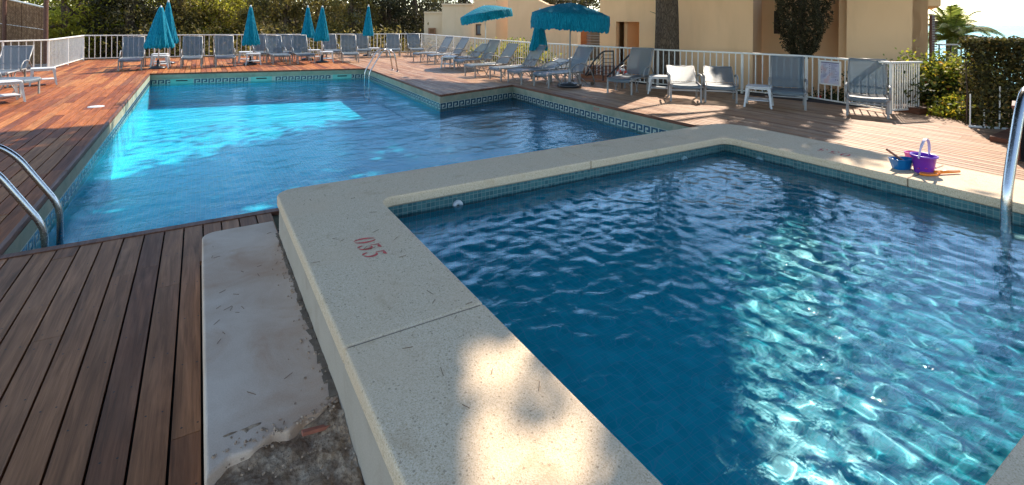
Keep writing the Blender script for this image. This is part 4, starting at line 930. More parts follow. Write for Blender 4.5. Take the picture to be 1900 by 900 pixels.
# ------------------------------------------------------------------ furniture templates
n = N('sling_fabric'); v = n.coord(); wv = n.new('ShaderNodeTexChecker'); wv.inputs['Scale'].default_value = 260; n.l(v, wv.inputs['Vector'])
col_ = n.mix(n.noise(v, 3, 4), (.11, .155, .185), (.145, .195, .225)); n.col(col_); n.rough(.45, .7); n.bump(wv.outputs['Fac'], .3, .001)
tr1 = n.new('ShaderNodeBsdfTranslucent'); tr1.inputs[0].default_value = (.15, .19, .22, 1); tp = n.new('ShaderNodeBsdfTransparent'); m1 = n.new('ShaderNodeMixShader'); m1.inputs[0].default_value = .30; m2 = n.new('ShaderNodeMixShader'); m2.inputs[0].default_value = .2
n.l(n.b.outputs[0], m1.inputs[1]); n.l(tr1.outputs[0], m1.inputs[2]); n.l(m1.outputs[0], m2.inputs[1]); n.l(tp.outputs[0], m2.inputs[2]); n.l(m2.outputs[0], n.out.inputs[0]); M['sling'] = n.m
def sheet(mb, pts, w):                        # ribbon following (y,z) points, width w, two-sided single sheet
    V = [(x, y, z) for y, z in pts for x in (-w/2, -w/6, w/6, w/2)]
    V = [(x, y, z-(.012 if abs(x) < w/4 else 0)) for x, y, z in V]
    mb.add(V, [(i*4+k, i*4+k+1, (i+1)*4+k+1, (i+1)*4+k) for i in range(len(pts)-1) for k in range(3)])
def make_lounger(slen, blen, W, name, arms=True):
    t = empty(name); hz_ = .35
    f = MB()
    for s in (-1, 1):
        x = s*W/2; f.tube([(x, .01, hz_-.035), (x, .03, hz_), (x, slen*.5, hz_+.005), (x, slen, hz_+.01)], .019, 8)
    f.tube([(-W/2, .015, hz_-.03), (W/2, .015, hz_-.03)], .019, 8); f.tube([(-W/2, slen+.03, hz_-.03), (W/2, slen+.03, hz_-.03)], .015, 8)
    f.build('seat_frame', M['grey_frame'], t, smooth=True)
    s_ = MB(); sheet(s_, [(.0, hz_-.07), (-.012, hz_-.04), (-.005, hz_-.005), (.02, hz_+.016), (.12, hz_+.022), (slen*.5, hz_+.012), (slen, hz_+.016)], W-.05); s_.build('seat', M['sling'], t, smooth=True)
    L = slen+.12
    for s in (-1, 1):
        g_ = MB(); x = s*(W/2+.005); g_.bar((x, .045, 0), (x, .045, hz_-.02), .038, .026); g_.build('leg', M['grey_frame'], t)
        g_ = MB(); g_.bar((x, L-.02 if slen < 1 else slen*.93, 0), (x, L-.06 if slen < 1 else slen*.93, hz_), .038, .026); g_.build('leg', M['grey_frame'], t)
    x_ = W/2-.02; BR = []
    if slen > 1:
        for s in (-1, 1):
            x = s*x_
            BR += [([(x, .30, hz_-.02), (x, .40, .17), (x, .52, .02), (x, .56, .0)], .012), ([(x-s*.012, .62, hz_-.01), (x-s*.012, .50, .16), (x-s*.012, .42, .02)], .012), ([(x, .98, hz_-.02), (x, 1.2, .18), (x, 1.42, .01)], .013)]
        BR.append(([(-W/2, .36, hz_-.04), (W/2, .36, hz_-.04)], .010))
    else: BR.append(([(-W/2, .045, .24), (W/2, .045, .24)], .016))
    for pth_, rr__ in BR: b_ = MB(); b_.tube(pth_, rr__, 7); b_.build('brace', M['grey_frame'], t)
    if arms:
        for s in (-1, 1):
            x = s*(W/2+.03); a_ = MB()
            if slen > 1: a_.tube([(x, slen*.62, hz_-.01), (x, slen*.66, .47), (x, slen*.78, .565), (x, slen*.95, .585), (x, slen*1.1, .545), (x, slen*1.24, .40), (x, slen*1.33, .2), (x, slen*1.38, .0)], .0135, 7)
            else: a_.tube([(x, .10, hz_-.02), (x, .10, .49), (x, .14, .545), (x, .30, .56), (x, slen*.9, .55), (x, slen+.1, .50)], .02, 7)
            a_.build('armrest', M['grey_frame'], t, smooth=True)
    # back, built along +Y from its hinge, tilted as an object
    bk_ = MB()
    for s in (-1, 1): bk_.tube([(s*W/2, 0, 0), (s*W/2, blen*.5, .01), (s*W/2, blen, 0)], .017, 7)
    bk_.tube([(-W/2, blen, 0), (W/2, blen, 0)], .017, 7); bk_.tube([(-W/2+.02, blen*.28, -.03), (W/2-.02, blen*.28, -.03)], .012, 6)
    bo = bk_.build('backrest', M['grey_frame'], t, smooth=True)
    bs = MB(); sheet(bs, [(.0, .012), (blen*.3, .018), (blen*.7, .018), (blen, .02)], W-.03); bs.build('back_sling', M['sling'], bo, smooth=True); bo.location = (0, slen+.01, hz_+.012)
    return t
proto_l = make_lounger(1.18, .74, .58, 'sun_lounger'); proto_c = make_lounger(.64, .68, .60, 'deck_chair')
used = {}
def put(proto, x, y, heading, back, label, cat, group):
    o = proto if proto.name not in used else copy_tree(proto)
    used[proto.name] = 1
    o.location = (x, y, 0); o.rotation_euler = (0, 0, -R(heading))
    for ch in o.children:
        if ch.name.startswith('backrest'): ch.rotation_euler = (R(back), 0, 0)
    return tag(o, label, cat, group)
GL = 'grey sling sun loungers round the pool'
def lng(px, py, heading, back, label): p = at(px, py); put(proto_l, p.x, p.y, heading+random.uniform(-3.5, 3.5), back+random.uniform(-4, 4), label, 'sun lounger', GL)
def lng2(fx, fy, hx, hy, back, label):
    a = at(fx, fy, .36); b = at(hx, hy, .36); d = b-a; put(proto_l, a.x, a.y, math.degrees(math.atan2(d.x, d.y)), back, label, 'sun lounger', GL)
lng(241, 131.5, 0, 66, 'grey lounger left of the doubled closed parasols, leftmost of the back row')
lng(355, 126.5, 0, 66, 'grey lounger right of the doubled closed parasols')
lng(418.5, 124.5, 0, 67, 'grey lounger left of the single closed parasol')
lng(494, 114, -2, 64, 'grey lounger half hidden behind the lounger right of the single closed parasol')
lng(523, 119.5, -2, 62, 'grey lounger just right of the single closed parasol, in front of another')
lng(545, 113.5, -2, 64, 'grey lounger half hidden behind the one left of the paired closed parasols')
lng(569, 118.5, -2, 62, 'grey lounger just left of the paired closed parasols')
lng(620, 109.5, 6, 62, 'grey lounger at the railing behind the small table right of the paired parasols')
lng(651, 116.5, 9, 60, 'grey lounger in front of the railing left of the last closed parasol')
lng(676, 107.5, 9, 62, 'grey lounger directly under the last closed parasol')
lng(730, 106.5, 14, 62, 'grey lounger second from the back right corner of the deck')
lng(775, 105.5, 10, 62, 'grey lounger in the back right corner of the deck')
lng2(772, 98.5, 825, 96.5, 58, 'grey lounger farthest back in the slanted row right of the pool')
lng2(798, 101.5, 851, 99.5, 56, 'second grey lounger from the back in the slanted row right of the pool')
lng2(825, 107.5, 884, 105, 38, 'half lowered grey lounger behind the tilted open parasol pole')
lng2(851, 111.5, 905, 108.5, 58, 'raised grey lounger in front of the tilted open parasol pole')
lng2(870, 120.5, 932, 117.5, 54, 'grey lounger between the tilted parasol and the closed parasol of the slanted row')
lng2(917, 125.5, 984, 122, 54, 'grey lounger whose back stands under the closed parasol of the slanted row')
lng2(953, 130.5, 1021, 126, 17, 'grey lounger with its back nearly flat and striped by sunlight')
lng2(1003, 128, 1052, 123, 17, 'nearly flat grey lounger at the railing behind the other flat one')
lng2(1002, 136, 1069, 131.5, 58, 'grey lounger behind the pole and round base of the big open parasol')
p = (at(1125, 172)+at(1172, 178))/2; put(proto_l, p.x, p.y, 66, 62, 'grey lounger with blue-looking seat between the big open parasol and the pine trunk', 'sun lounger', GL)
GC = 'short grey deck chairs along the near railing'
for (pa, pb, hdg, bk_a, lb) in (((1243, 189), (1303, 190), 44, 26, 'short grey deck chair with sunlit seat, left one of the pair touching each other'),
                              ((1308, 190), (1368, 193), 50, 26, 'short grey deck chair with half sunlit back, right one of the touching pair'),
                              ((1428, 200), (1496, 206), 59, 66, 'shaded bluish deck chair left of the notice board'),
                              ((1570, 211), (1646, 218), 66, 71, 'deck chair with bright sunlit seat right of the notice board')):
    p = (at(*pa)+at(*pb))/2; put(proto_c, p.x-(.21 if pa[0] == 1570 else 0), p.y-(.11 if pa[0] == 1570 else 0), hdg, bk_a, lb, 'deck chair', GC)
a = at(20, 128, .36); lng_h = 4; put(proto_l, a.x-math.sin(R(lng_h))*1.18, a.y-math.cos(R(lng_h))*1.18, lng_h, 48, 'grey lounger at the left edge with raised sunlit back', 'sun lounger', GL)
a = at(60, 146, .36); put(proto_l, a.x, a.y, -72, 40, 'grey lounger at the left edge with only its foot end in view', 'sun lounger', GL)

# side tables
def make_table():
    t = empty('side_table'); mb = MB(); w = .23; poly = arc(w-.05, w-.05, .05, 0, 90, 4)+arc(-w+.05, w-.05, .05, 90, 180, 4)+arc(-w+.05, -w+.05, .05, 180, 270, 4)+arc(w-.05, -w+.05, .05, 270, 360, 4)
    mb.prism(poly, .395, .42); mb.prism([(x*.93, y*.93) for x, y in poly], .36, .394); mb.build('table_top', M['white_plastic'], t, bevel=.006)
    for sx in (-1, 1):
        for sy in (-1, 1):
            g_ = MB(); top = Vector((sx*(w-.035), sy*(w-.035), .385)); bt = Vector((sx*(w+.015), sy*(w+.015), 0)); V = []
            for q, s_ in ((bt, .026), (top.lerp(bt, .35), .034), (top, .055)):
                V += [q+Vector((i*s_/2*1.2, j_*s_/2*1.2, 0)) for i, j_ in ((-1, -1), (1, -1), (1, 1), (-1, 1))]
            g_.add(V, [(3, 2, 1, 0), (8, 9, 10, 11)]+[(r_*4+k, r_*4+(k+1) % 4, r_*4+4+(k+1) % 4, r_*4+4+k) for r_ in (0, 1) for k in range(4)]); g_.build('leg', M['white_plastic'], t)
    mb = MB(); mb.box((0, 0, .14), (.40, .40, .018)); mb.build('shelf', M['white_plastic'], t, bevel=.004)
    return t
proto_t = make_table(); first = True
for (px, py, rz, lb) in ((298, 126, 5, 'white plastic table in front of the doubled closed parasols'), (297, 121.5, 8, 'white plastic table at the pole of the doubled closed parasols, behind another'),
                         (456, 116, 0, 'white plastic table on the left under the single closed parasol'), (470, 120, 4, 'white plastic table on the right under the single closed parasol'),
                         (583, 111, 0, 'small white table at the railing between the paired closed parasols'), (606, 115, 10, 'white plastic table under the right one of the paired closed parasols'),
                         (694, 106, 10, 'white plastic table just right of the last closed parasol'), (834, 126, 40, 'white table tucked under the slanted row near the tilted parasol'),
                         (1224, 173, 52, 'white plastic table in front of the pine trunk'), (1408, 197, 62, 'white plastic table left of the shaded bluish deck chair'),
                         (80, 157, -12, 'white plastic table beside the loungers at the left edge'), (8, 190, -25, 'white plastic table cut by the left edge, nearest to the camera')):
    o = proto_t if first else copy_tree(proto_t); first = False; p = at(px, py); o.location = (p.x, p.y, 0); o.rotation_euler = (0, 0, -R(rz)); tag(o, lb, 'side table', 'white plastic side tables')

# parasols
n = N('turquoise_fringe'); v = n.coord((55, 55, 4)); a_ = n.noise(v, 1, 5, .7); b_ = n.noise(n.coord(), 6, 4)
c = n.ramp(a_, [(.3, (.0, .09, .15)), (.5, (.0, .23, .34)), (.7, (.02, .42, .56))]); n.col(c); n.rough(.75, .2); n.bump(n.math('ADD', a_, n.math('MULTIPLY', b_, .4)), .9, .03)
tr1 = n.new('ShaderNodeBsdfTranslucent'); n.l(c, tr1.inputs[0]); m1 = n.new('ShaderNodeMixShader'); m1.inputs[0].default_value = .3; n.l(n.b.outputs[0], m1.inputs[1]); n.l(tr1.outputs[0], m1.inputs[2]); n.l(m1.outputs[0], n.out.inputs[0]); M['turq'] = n.m
def base_(t, s=1.0, mat='black'):
    mb = MB(); mb.lathe([(.0, .0), (.24*s, .0), (.27*s, .02), (.275*s, .05), (.25*s, .08), (.14*s, .105), (.05, .12), (.045, .12)], (0, 0, 0), 32); mb.build('base', M[mat], t, smooth=True)
    mb = MB(); mb.lathe([(.05, .115), (.038, .13), (.034, .42), (.03, .44), (.02, .44)], (0, 0, 0), 16); mb.build('socket', M['grey_frame'], t, smooth=True)
def closed(px, d, ztip, zb, rb, label, seed, lean=(0, 0), dark=True):
    p = hp(px, d); t = empty('parasol', (p.x, p.y, 0), 0, label, 'parasol', 'turquoise parasols round the pool'); rr = random.Random(seed); ph = [rr.random()*6.28 for _ in range(4)]
    H_ = ztip-zb; mb = MB(); prof = []
    for k in range(26):
        f = k/25; z = ztip-.02-f*H_; r_ = rb*(.12+.78*f**.85+.10*f**3) if f < .93 else rb*(.97-(f-.93)*1.2)
        prof.append((r_, z))
    n_ = 72; V = []
    for j_, (r_, z) in enumerate(prof):
        f = j_/25
        for k in range(n_):
            th = 2*math.pi*k/n_; w_ = 1+f**.5*(.11*math.sin(3*th+ph[0]+f*1.3)+.15*(abs(math.sin(4*th+ph[1]-f*.8))-.6)+.06*math.sin(17*th+ph[2])+.03*rr.uniform(-1, 1)); zz = z+(.035*rr.uniform(-1, 1) if j_ == 25 else 0)
            V.append(Vector((r_*w_*math.cos(th)+lean[0]*(z-zb), r_*w_*math.sin(th)*.9+lean[1]*(z-zb), zz)))
    o_ = Vector(t.location); mb.add([v_+o_ for v_ in V], [(j_*n_+k, (j_+1)*n_+k, (j_+1)*n_+(k+1) % n_, j_*n_+(k+1) % n_) for j_ in range(25) for k in range(n_)])
    mb.build('canopy', M['turq'], t, smooth=True)
    mb = MB(); L_ = Vector((lean[0], lean[1], 0)); mb.tube([o_+Vector((0, 0, .08))-L_*0, o_+L_*(ztip-zb)*1.0+Vector((0, 0, ztip))], .019, 8); mb.lathe([(.0, ztip+.035), (.028, ztip+.02), (.03, ztip-.03), (.045, ztip-.06)], o_+L_*(ztip-zb), 12); mb.build('pole', M['white_metal'], t, smooth=True)
    base_2 = MB(); base_2.lathe([(0, .0), (.22, 0), (.24, .03), (.20, .07), (.05, .09), (.03, .3), (.02, .3)], o_, 24); base_2.build('base', M['black'], t, smooth=True)
closed(312, 18.7, 2.30, .76, .30, 'closed turquoise parasol, the taller rear one of the doubled pair at the left', 1)
closed(294, 16.9, 2.06, .70, .42, 'closed bulky turquoise parasol, front one of the doubled pair at the left', 2, (.05, 0))
closed(465, 18.6, 2.15, .74, .30, 'single closed turquoise parasol between the back row loungers', 3)
closed(571, 21.0, 2.22, .93, .28, 'closed turquoise parasol, left one of the close pair in the back row', 4)
closed(598, 19.8, 2.18, .86, .29, 'closed turquoise parasol, right one of the close pair in the back row', 5)
closed(683.5, 23.5, 2.34, .96, .25, 'closed turquoise parasol farthest right in the back row', 6)
closed(998, 15.6, 2.06, .82, .29, 'closed turquoise parasol half hidden behind the big open one', 7, (.05, -.02))
def open_parasol(x, y, ztop, rad, rimz, frz, tilt, tiltdir, label, seed, baseT=True):
    t = empty('parasol', (x, y, 0), 0, label, 'parasol', 'turquoise parasols round the pool'); rr = random.Random(seed); o_ = Vector((x, y, 0)); n_ = 160; V = []
    prof = []
    for k in range(12): f = k/11; prof.append((rad*f, ztop-(ztop-rimz)*(f**1.45)))
    for k in range(1, 8): f = k/7; prof.append((rad*(1.0+.015*math.sin(f*3)), rimz-(rimz-frz)*f))
    ax = Vector((math.cos(tiltdir), math.sin(tiltdir), 0)); Rm = Matrix.Rotation(tilt, 3, ax); piv = Vector((0, 0, rimz))
    for j_, (r_, z) in enumerate(prof):
        for k in range(n_):
            th = 2*math.pi*k/n_; sag = 1-.045*(1-abs(math.cos(4*th)))*(r_/rad) if j_ < 12 else 1-.045*(1-abs(math.cos(4*th)))
            zz = z+(.014*rr.uniform(-1, 1)*(r_/rad) if j_ < 12 else .0); jr = 1+(rr.uniform(-.012, .012) if j_ >= 12 else rr.uniform(-.008, .008))
            if j_ == len(prof)-1: zz += rr.uniform(-.03, .03)
            q = Vector((r_*sag*jr*math.cos(th), r_*sag*jr*math.sin(th), zz)); V.append(o_+Rm @ (q-piv)+piv)
    mb = MB(); mb.add(V, [(j_*n_+k, (j_+1)*n_+k, (j_+1)*n_+(k+1) % n_, j_*n_+(k+1) % n_) for j_ in range(len(prof)-1) for k in range(n_)]); mb.build('canopy', M['turq'], t, smooth=True)
    mb = MB()
    for k in range(8):
        th = 2*math.pi*k/8; a_ = o_+Rm @ (Vector((0, 0, ztop-.03))-piv)+piv; b_ = o_+Rm @ (Vector((rad*.97*math.cos(th), rad*.97*math.sin(th), rimz-.02))-piv)+piv; mb.tube([a_, a_.lerp(b_, .5)+Vector((0, 0, .06)), b_], .006, 5)
    mb.build('ribs', M['white_metal'], t)
    top = o_+Rm @ (Vector((0, 0, ztop+.02))-piv)+piv; low = o_+Vector((0, 0, .1)); mid = o_+Vector((0, 0, 1.25)); mb = MB(); mb.tube([low, mid, top], .02, 10); mb.build('pole', M['white_metal'] if baseT else M['grey_frame'], t, smooth=True)
    b_ = MB(); s = 1.18 if not baseT else .9; b_.lathe([(0, 0), (.24*s, 0), (.27*s, .02), (.275*s, .05), (.25*s, .08), (.14*s, .105), (.05, .12), (.045, .12)], o_, 36); b_.build('base', M['black'], t, smooth=True)
    b_ = MB(); b_.lathe([(.055, .11), (.04, .13), (.036, .44), (.03, .46), (.02, .46)], o_, 16); b_.build('socket', M['grey_frame'], t, smooth=True)
pb1 = at(1057, 161); open_parasol(pb1.x, pb1.y, 2.17, 1.0, 1.86, 1.46, R(3), YAW*-1+math.pi/2, 'big open turquoise parasol with fringe standing on a round black base', 3, False)
pb2 = Vector((9.15, 16.75, 0)); open_parasol(pb2.x, pb2.y, 2.26, .98, 1.96, 1.68, R(-11), math.pi/2-YAW, 'open turquoise parasol tilted to the left in the slanted row of loungers', 4, True)

# ------------------------------------------------------------------ pool ladders
def smooth_path(P, r_=.12, n_=6):
    P = [Vector(p) for p in P]; out = [P[0]]
    for i in range(1, len(P)-1):
        a, b, c = P[i-1], P[i], P[i+1]; r1 = min(r_, (a-b).length*.48, (c-b).length*.48); s_ = b+(a-b).normalized()*r1; e = b+(c-b).normalized()*r1
        for k in range(n_+1): t_ = k/n_; out.append(s_.lerp(b, t_).lerp(b.lerp(e, t_), t_))
    out.append(P[-1]); return out
def ladder(label, rails, treads, flanges, loc, r_=.0215):
    t = empty('pool_ladder', loc, 0, label, 'pool ladder', 'stainless steel pool ladders')
    for P in rails: mb = MB(); mb.tube(smooth_path(P), r_, 14); mb.build('rail', M['steel'], t, smooth=True)
    for (p, q) in treads: mb = MB(); mb.bar(p, q, .075, .03); mb.build('tread', M['white_plastic'], t, bevel=.006)
    for f in flanges: mb = MB(); mb.lathe([(.0, .0), (.05, 0), (.052, .012), (.03, .022), (.022, .024)], f, 20); mb.build('flange', M['steel'], t, smooth=True)
ladder('stainless ladder rails curving over the near left corner of the main pool', [[(-1.0, Y, -1.0), (-1.0, Y, .07), (-1.28, Y, .54), (-1.42, Y, .66), (-1.75, Y, .62), (-1.84, Y, .02)] for Y in (5.24, 5.75)],
       [((-1.0, 5.24, z), (-1.0, 5.75, z)) for z in (-.45, -.72, -.98)], [(-1.84, Y, .002) for Y in (5.24, 5.75)], (-1.5, 5.5, 0), .024)
q1, q2 = at(691, 148, -.3), at(699, 150, -.3)
yl = [16.55, 16.05]; ladder('small stainless ladder at the far right corner of the main pool', [[(4.60, Y, -.95), (4.60, Y, .0), (5.0, Y, .66), (5.20, Y, .74), (5.42, Y, .60), (5.52, Y, .02)] for Y in yl],
       [((4.60, yl[0], z), (4.60, yl[1], z)) for z in (-.5, -.8)], [(5.52, Y, .002) for Y in yl], (5.1, 16.3, 0), .021)
ladder('stainless ladder standing in the small pool at the right edge', [[(4.47, Y, -.12), (4.48, Y, .40), (4.475, Y, .58), (4.57, Y, .82), (4.72, Y, 1.12), (4.84, Y, 1.26), (5.05, Y, 1.24), (5.20, Y, 1.0), (5.22, Y, .51)] for Y in (1.13, .63)],
       [((4.47, 1.13, .33), (4.47, .63, .33)), ((4.47, 1.13, .05), (4.47, .63, .05))], [(5.22, Y, CT+.002) for Y in (1.13, .63)], (4.9, .9, 0), .029)

# ------------------------------------------------------------------ toys on the coping
purple = simple('purple_plastic', (.16, .03, .38), .3, 0, .1); lilac = simple('lilac_plastic', (.55, .48, .62), .35, 0, .08); blue = simple('blue_plastic', (.0, .12, .32), .3, 0, .1)
orange = simple('orange_plastic', (.75, .20, .01), .32, 0, .1); pink = simple('pink_plastic', (.50, .05, .25), .35, 0, .15); brown = simple('brown_plastic', (.22, .08, .04), .5, 0, .1)
b0_ = at(1714, 320, CT); t = empty('toy_bucket', (b0_.x, b0_.y, CT), 0, 'purple toy bucket with raised lilac handle on the pool coping', 'bucket')
mb = MB(); mb.lathe([(0, .002), (.062, .0), (.064, .006), (.082, .128), (.092, .130), (.094, .142), (.088, .145), (.080, .14), (.064, .012), (0, .012)], b0_, 36); mb.build('body', purple, t, smooth=True)
mb = MB(); ax = (RGT*.86+FWD*.5); ax.z = 0; ax.normalize(); hpth = [b0_+ax*(.088*math.cos(a))+Vector((0, 0, .125+.15*math.sin(a))) + (-FWD*.02*math.sin(a)) for a in [math.pi*k/20 for k in range(21)]]
for i in range(20): mb.bar(hpth[i], hpth[i+1], .018, .009)
mb.build('handle', lilac, t)
mb = MB()
for k in range(9):                            # moulded starfish-like shapes round the foot
    an = k*.7+.2; c_ = b0_+Vector((math.cos(an)*.070, math.sin(an)*.070, .035+.01*(k % 2))); 
    mb.lathe([(0, .0), (.014, .004), (0, .012)], c_, 5)
mb.build('relief', pink, t)
c0_ = at(1674, 313, CT); t = empty('toy_boat', (c0_.x, c0_.y, CT), 0, 'blue toy basin shaped like a boat left of the purple bucket', 'toy')
lx = (RGT*.9+FWD*.15); lx.z = 0; lx.normalize(); ly = Vector((-lx.y, lx.x, 0))
def boat(s_, z): return [c0_+lx*(.105*s_*x_)+ly*(.06*s_*y_)+Vector((0, 0, z)) for x_, y_ in ((-.85, -.75), (-.3, -1), (.4, -.95), (.85, -.5), (1.1, 0), (.85, .5), (.4, .95), (-.3, 1), (-.85, .75), (-.95, 0))]
mb = MB(); r_ = [boat(.72, .0), boat(.95, .07), boat(1.04, .085), boat(1.0, .088), boat(.90, .07), boat(.70, .012)]; V = [v_ for q in r_ for v_ in q]; k10 = 10
mb.add(V, [(i*10+k, i*10+(k+1) % 10, (i+1)*10+(k+1) % 10, (i+1)*10+k) for i in range(5) for k in range(10)]+[tuple(range(9, -1, -1)), tuple(50+k for k in range(10))]); mb.build('hull', blue, t, bevel=.003)
s0_ = c0_+lx*.03+Vector((0, 0, .05)); s1_ = at(1634, 279, CT+.10); s1_ = c0_-lx*.15+Vector((0, 0, .165))
mb = MB(); mb.tube([s0_, s1_], [.010, .009], 8); o = mb.build('toy_spade', brown); mbw = MB(); tag(o, 'brown handled toy spade leaning in the blue boat basin', 'toy')
o2 = MB(); o2.box(s0_+lx*.03-Vector((0, 0, .008)), (.07, .045, .006), Matrix((lx, ly, Vector((0, 0, 1)))).transposed() @ Matrix.Rotation(R(20), 3, 'Y')); o2.build('blade', simple('cream_plastic', (.6, .5, .35), .4), o)
p0_ = at(1694, 300, CT); t = MB(); t.lathe([(0, .002), (.045, 0), (.05, .01), (.062, .075), (.066, .08), (.058, .082), (.045, .01), (0, .01)], p0_, 24); o = t.build('toy_mould', pink, smooth=True); tag(o, 'pink toy mould half hidden between the blue basin and the purple bucket', 'toy')
g0 = at(1722, 325, CT); g1 = at(1780, 322, CT); gd = (g1-g0).normalized(); gs_ = Vector((-gd.y, gd.x, 0)); t = empty('toy_rake', g0, 0, 'orange toy shovel lying on the coping right of the purple bucket', 'toy')
mb = MB(); mb.tube([g0+gd*.085+Vector((0, 0, .02)), g1+Vector((0, 0, .018))], [.014, .011], 10); mb.tube([g0+gd*.06+gs_*.0+Vector((0, 0, .012)), g0+gd*.10+Vector((0, 0, .018))], [.02, .018], 10); mb.build('handle', orange, t, smooth=True)
mb = MB(); q = [(-.07, -.012), (-.03, -.04), (.05, -.038), (.085, -.015), (.085, .015), (.05, .038), (-.03, .04), (-.07, .012)]
mb.prism([tuple((g0+gd*x_+gs_*y_)[:2]) for x_, y_ in q], CT+.004, CT+.02); mb.build('blade', orange, t, bevel=.004)

# ------------------------------------------------------------------ small things about the deck
p = at(178, 198); mb = MB(); mb.lathe([(0, .014), (.10, .012), (.125, .006), (.13, .001)], p, 32); o = mb.build('skimmer_lid', M['white_plastic'], smooth=True); tag(o, 'round white skimmer lid in the deck left of the main pool', 'lid')
mb = MB(); p = at(1099, 158); mb.lathe([(0, 0), (.035, .01), (.05, .04), (.035, .075), (0, .09)], p, 12, wob=lambda t_, z: 1+.12*math.sin(5*t_+z*60)); o = mb.build('pine_cone', M['bark'], smooth=True); tag(o, 'dark pine cone lying on the deck right of the round parasol base', 'pine cone')
# life ring at the foot of the stair
c_ = dep(1154, 139, 12.9); mb = MB(); rg_ = MB(); pts_ = []
for i in range(33):
    a = 2*math.pi*i/32; pts_.append(c_+(RGT*.88+FWD*.3)*math.cos(a)*.13+Vector((0, 0, 1))*math.sin(a)*.13)
t = empty('lifebuoy', c_-Vector((0, 0, .13)), 0, 'white and red lifebuoy behind the lounger near the stair', 'lifebuoy'); mb.tube(pts_, .036, 10, cap=False); mb.build('ring', M['white_plastic'], t, smooth=True)
for k in range(4): rgm = MB(); rgm.tube(pts_[k*8+2:k*8+6], .038, 10); rgm.build('band', M['red_paint'], t, smooth=True)
mb = MB(); mb.tube([Vector((c_.x, c_.y, -.5)), Vector((c_.x, c_.y, c_.z-.13))], .02, 8); mb.build('stand', M['dark_metal'], t)
# notice board on the railing
u_ = Vector((FENCE[5][0]-FENCE[4][0], FENCE[5][1]-FENCE[4][1], 0)).normalized(); q0 = at(1526, 130, .6); 
def on_f(px): # meets railing line
    s = hp(px, 10); p = Vector((*FENCE[4], 0)); d = u_; k = (p.y*s.x-p.x*s.y)/(d.x*s.y-d.y*s.x); return p+d*k
nb0, nb1 = on_f(1526), on_f(1563); nn2 = Vector((u_.y, -u_.x, 0)); 
if nn2.dot(FWD) > 0: nn2 = -nn2
cc = (nb0+nb1)/2+nn2*.05; wB = (nb1-nb0).length; dF = cc.dot(FWD); zt_, zb_ = 1.7-(114-43.3)/945*dF, 1.7-(157-43.3)/945*dF; cc.z = (zt_+zb_)/2; hB_ = zt_-zb_
rot = Matrix((u_, -nn2, Vector((0, 0, 1)))).transposed(); t = empty('notice_board', cc, 0, 'framed notice board with faded pinkish print hanging on the railing', 'sign')
mb = MB()
for (a, b_, sx_, sz) in ((0, hB_/2, wB+.02, .025), (0, -hB_/2, wB+.02, .025), (-wB/2, 0, .025, hB_-.026), (wB/2, 0, .025, hB_-.026)): mb.box(cc+u_*a+Vector((0, 0, b_)), (sx_, .03, sz), rot)
mb.build('frame', M['white_metal'], t)
n = N('faded_print'); n.col(n.ramp(n.noise(n.coord(), 7, 4), [(.35, (.42, .40, .52)), (.5, (.55, .52, .58)), (.65, (.60, .42, .42))])); n.rough(.35); mb = MB(); mb.box(cc, (wB-.02, .012, hB_-.02), rot); mb.build('poster', n.m, t)
ink = simple('faded_ink', (.16, .14, .20), .6); mb = MB(); rr = random.Random(8)
mb.box(cc+nn2*.009+Vector((0, 0, hB_*.44)), (wB*.88, .004, .02), rot)
for r_ in range(13):
    for (c0__, c1__) in ((-.36, -.08), (.06, .38)):
        L_ = (c1__-c0__)*rr.uniform(.5, 1)*wB; mb.box(cc+nn2*.009+u_*(c0__*wB+L_/2)+Vector((0, 0, hB_*(.36-r_*.045))), (L_, .003, .006), rot)
for r_ in range(6): mb.box(cc+nn2*.01+u_*(.0*wB)+Vector((0, 0, hB_*(.36-r_*.09))), (.02, .004, .016), rot)
for r_ in (0, 1): mb.box(cc+nn2*.01+u_*(wB*(.30+.1*r_))+Vector((0, 0, -hB_*.27)), (.022, .004, .022), rot); mb.box(cc+nn2*.01+u_*(-wB*.42)+Vector((0, 0, hB_*(.12-.12*r_))), (.02, .004, .018), rot)
mb.build('print', ink, t)
# slatted wooden bin at the right edge
p = dep(1876, 300, 6.35); wd = Vector((.5, .86, 0)); px_ = RGT.copy(); px_.z = 0; px_.normalize(); t = empty('wooden_bin', (p.x+px_.x*.25, p.y+px_.y*.25, 0), 0, 'dark reddish slatted wooden bin behind the right ladder', 'bin'); redw = simple('stained_slats', (.17, .055, .03), .6, 0, .3, 9)
AZ = (FWD+px_*1.0).normalized(); px_ = Vector((AZ.y, -AZ.x, 0)); cb = Vector((p.x, p.y, 0))+px_*.28+AZ*.25
mb = MB()
for k in range(6):
    for (a_, b_) in ((px_, AZ), (AZ, px_)):
        for s in (-1, 1): q = cb+b_*(s*.25)+a_*(-.21+k*.084); mb.bar(Vector((q.x, q.y, .03)), Vector((q.x, q.y, .66)), .064, .018)
mb.build('slats', redw, t)
mb = MB(); zc = .69; mb.prism([tuple((cb+px_*a+AZ*b_)[:2]) for a, b_ in ((-.28, -.28), (.28, -.28), (.28, .28), (-.28, .28))], .665, .70); mb.build('lid', redw, t, bevel=.006)
mb = MB(); mb.prism([tuple((cb+px_*a+AZ*b_)[:2]) for a, b_ in ((-.21, -.21), (.21, -.21), (.21, .21), (-.21, .21))], .01, .64); mb.build('dark_core', M['void'], t)  # solid near-black block paints the shade inside the bin
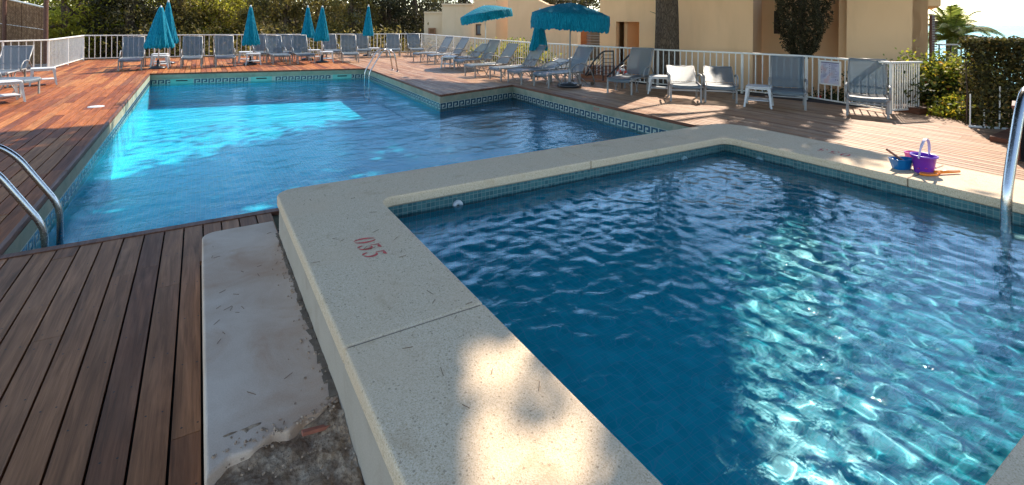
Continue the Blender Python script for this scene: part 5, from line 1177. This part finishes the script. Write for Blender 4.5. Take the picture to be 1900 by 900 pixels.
# low platforms
pa, pb_, pc_ = at(1836, 262), at(1905, 275), at(1880, 243); v1 = (pb_-pa); v2 = (pc_-pa); mb = MB(); t_ = []
for k in range(6): a_ = pa+v2*(k/6*1.0); b_ = pa+v2*((k+.94)/6); mb.prism([tuple(a_[:2]), tuple((a_+v1)[:2]), tuple((b_+v1)[:2]), tuple(b_[:2])], .004, .075, rng.random())
o = mb.build('wooden_platform', M['wood_trim'], attr=True); tag(o, 'low dark wooden step on the deck in the shade of the hedge', 'platform')
pa, pb_ = Vector((FENCE[5][0]+.36, FENCE[5][1]-.33, 0)), Vector((FENCE[5][0]+.9, FENCE[5][1]-.45, 0)); mb = MB(); dv = (pb_-pa).normalized(); nv = Vector((-dv.y, dv.x, 0)); mb.prism([tuple(pa[:2]), tuple(pb_[:2]), tuple((pb_+nv*.5)[:2]), tuple((pa+nv*.5)[:2])], .002, .11)
o = mb.build('wooden_platform', M['wood_trim'], attr=True); tag(o, 'small reddish wooden box step at the end of the railing', 'platform')
# leaning grey stone behind the railing
p = dep(1638, 172, 11.4); mb = MB(); mb.lathe([(0, -.1), (.16, -.08), (.19, .15), (.15, .38), (.08, .52), (0, .57)], Vector((p.x, p.y, p.z-.15)), 10, wob=lambda t_, z: 1+.18*math.sin(3*t_+z*4)+.1*math.cos(5*t_)); 
mb.lathe([(0, -1.0), (.2, -1.0), (.19, -.1), (0, -.08)], Vector((p.x, p.y, p.z-.15)), 10); o = mb.build('boulder', simple('pale_stone', (.38, .36, .33), .9, 0, .2, 5, .4)); tag(o, 'pale upright stone behind the sunlit deck chair and the railing', 'stone')
# fallen pine needles on step and coping, a leaf on the deck
mb = MB(); rr = random.Random(12); 
for k in range(46):
    if k < 20: x_, y_, z_ = rr.uniform(.07, .42), rr.uniform(2.2, 4.0), .202
    else: x_, y_, z_ = rr.uniform(.50, 1.0), rr.uniform(.9, 3.7), CT+.002
    a = rr.uniform(0, 3.14); L_ = rr.uniform(.02, .045); mb.bar((x_, y_, z_), (x_+L_*math.cos(a), y_+L_*math.sin(a), z_+.001), .0016, .0012)
tag(mb.build('pine_needles', simple('dry_needles', (.16, .075, .03), .8)), 'fallen brown pine needles scattered over step and coping', None, None, 'stuff')
p = at(1801, 229); mb = MB(); mb.add([p+Vector((-.08, 0, .01)), p+Vector((0, .06, .07)), p+Vector((.1, .03, .03)), p+Vector((.02, -.06, .02))], [(0, 1, 2, 3)]); mb.add([p+Vector((.05, 0, .01)), p+Vector((.12, .06, .10)), p+Vector((.16, 0, .04))], [(0, 1, 2)])
n = N('leaf_yellow_plain'); n.col((.45, .48, .04)); n.rough(.6); o = mb.build('leaf_sprig', n.m); tag(o, 'yellow-green leaf sprig on the deck edge beside the hedge', 'leaf')
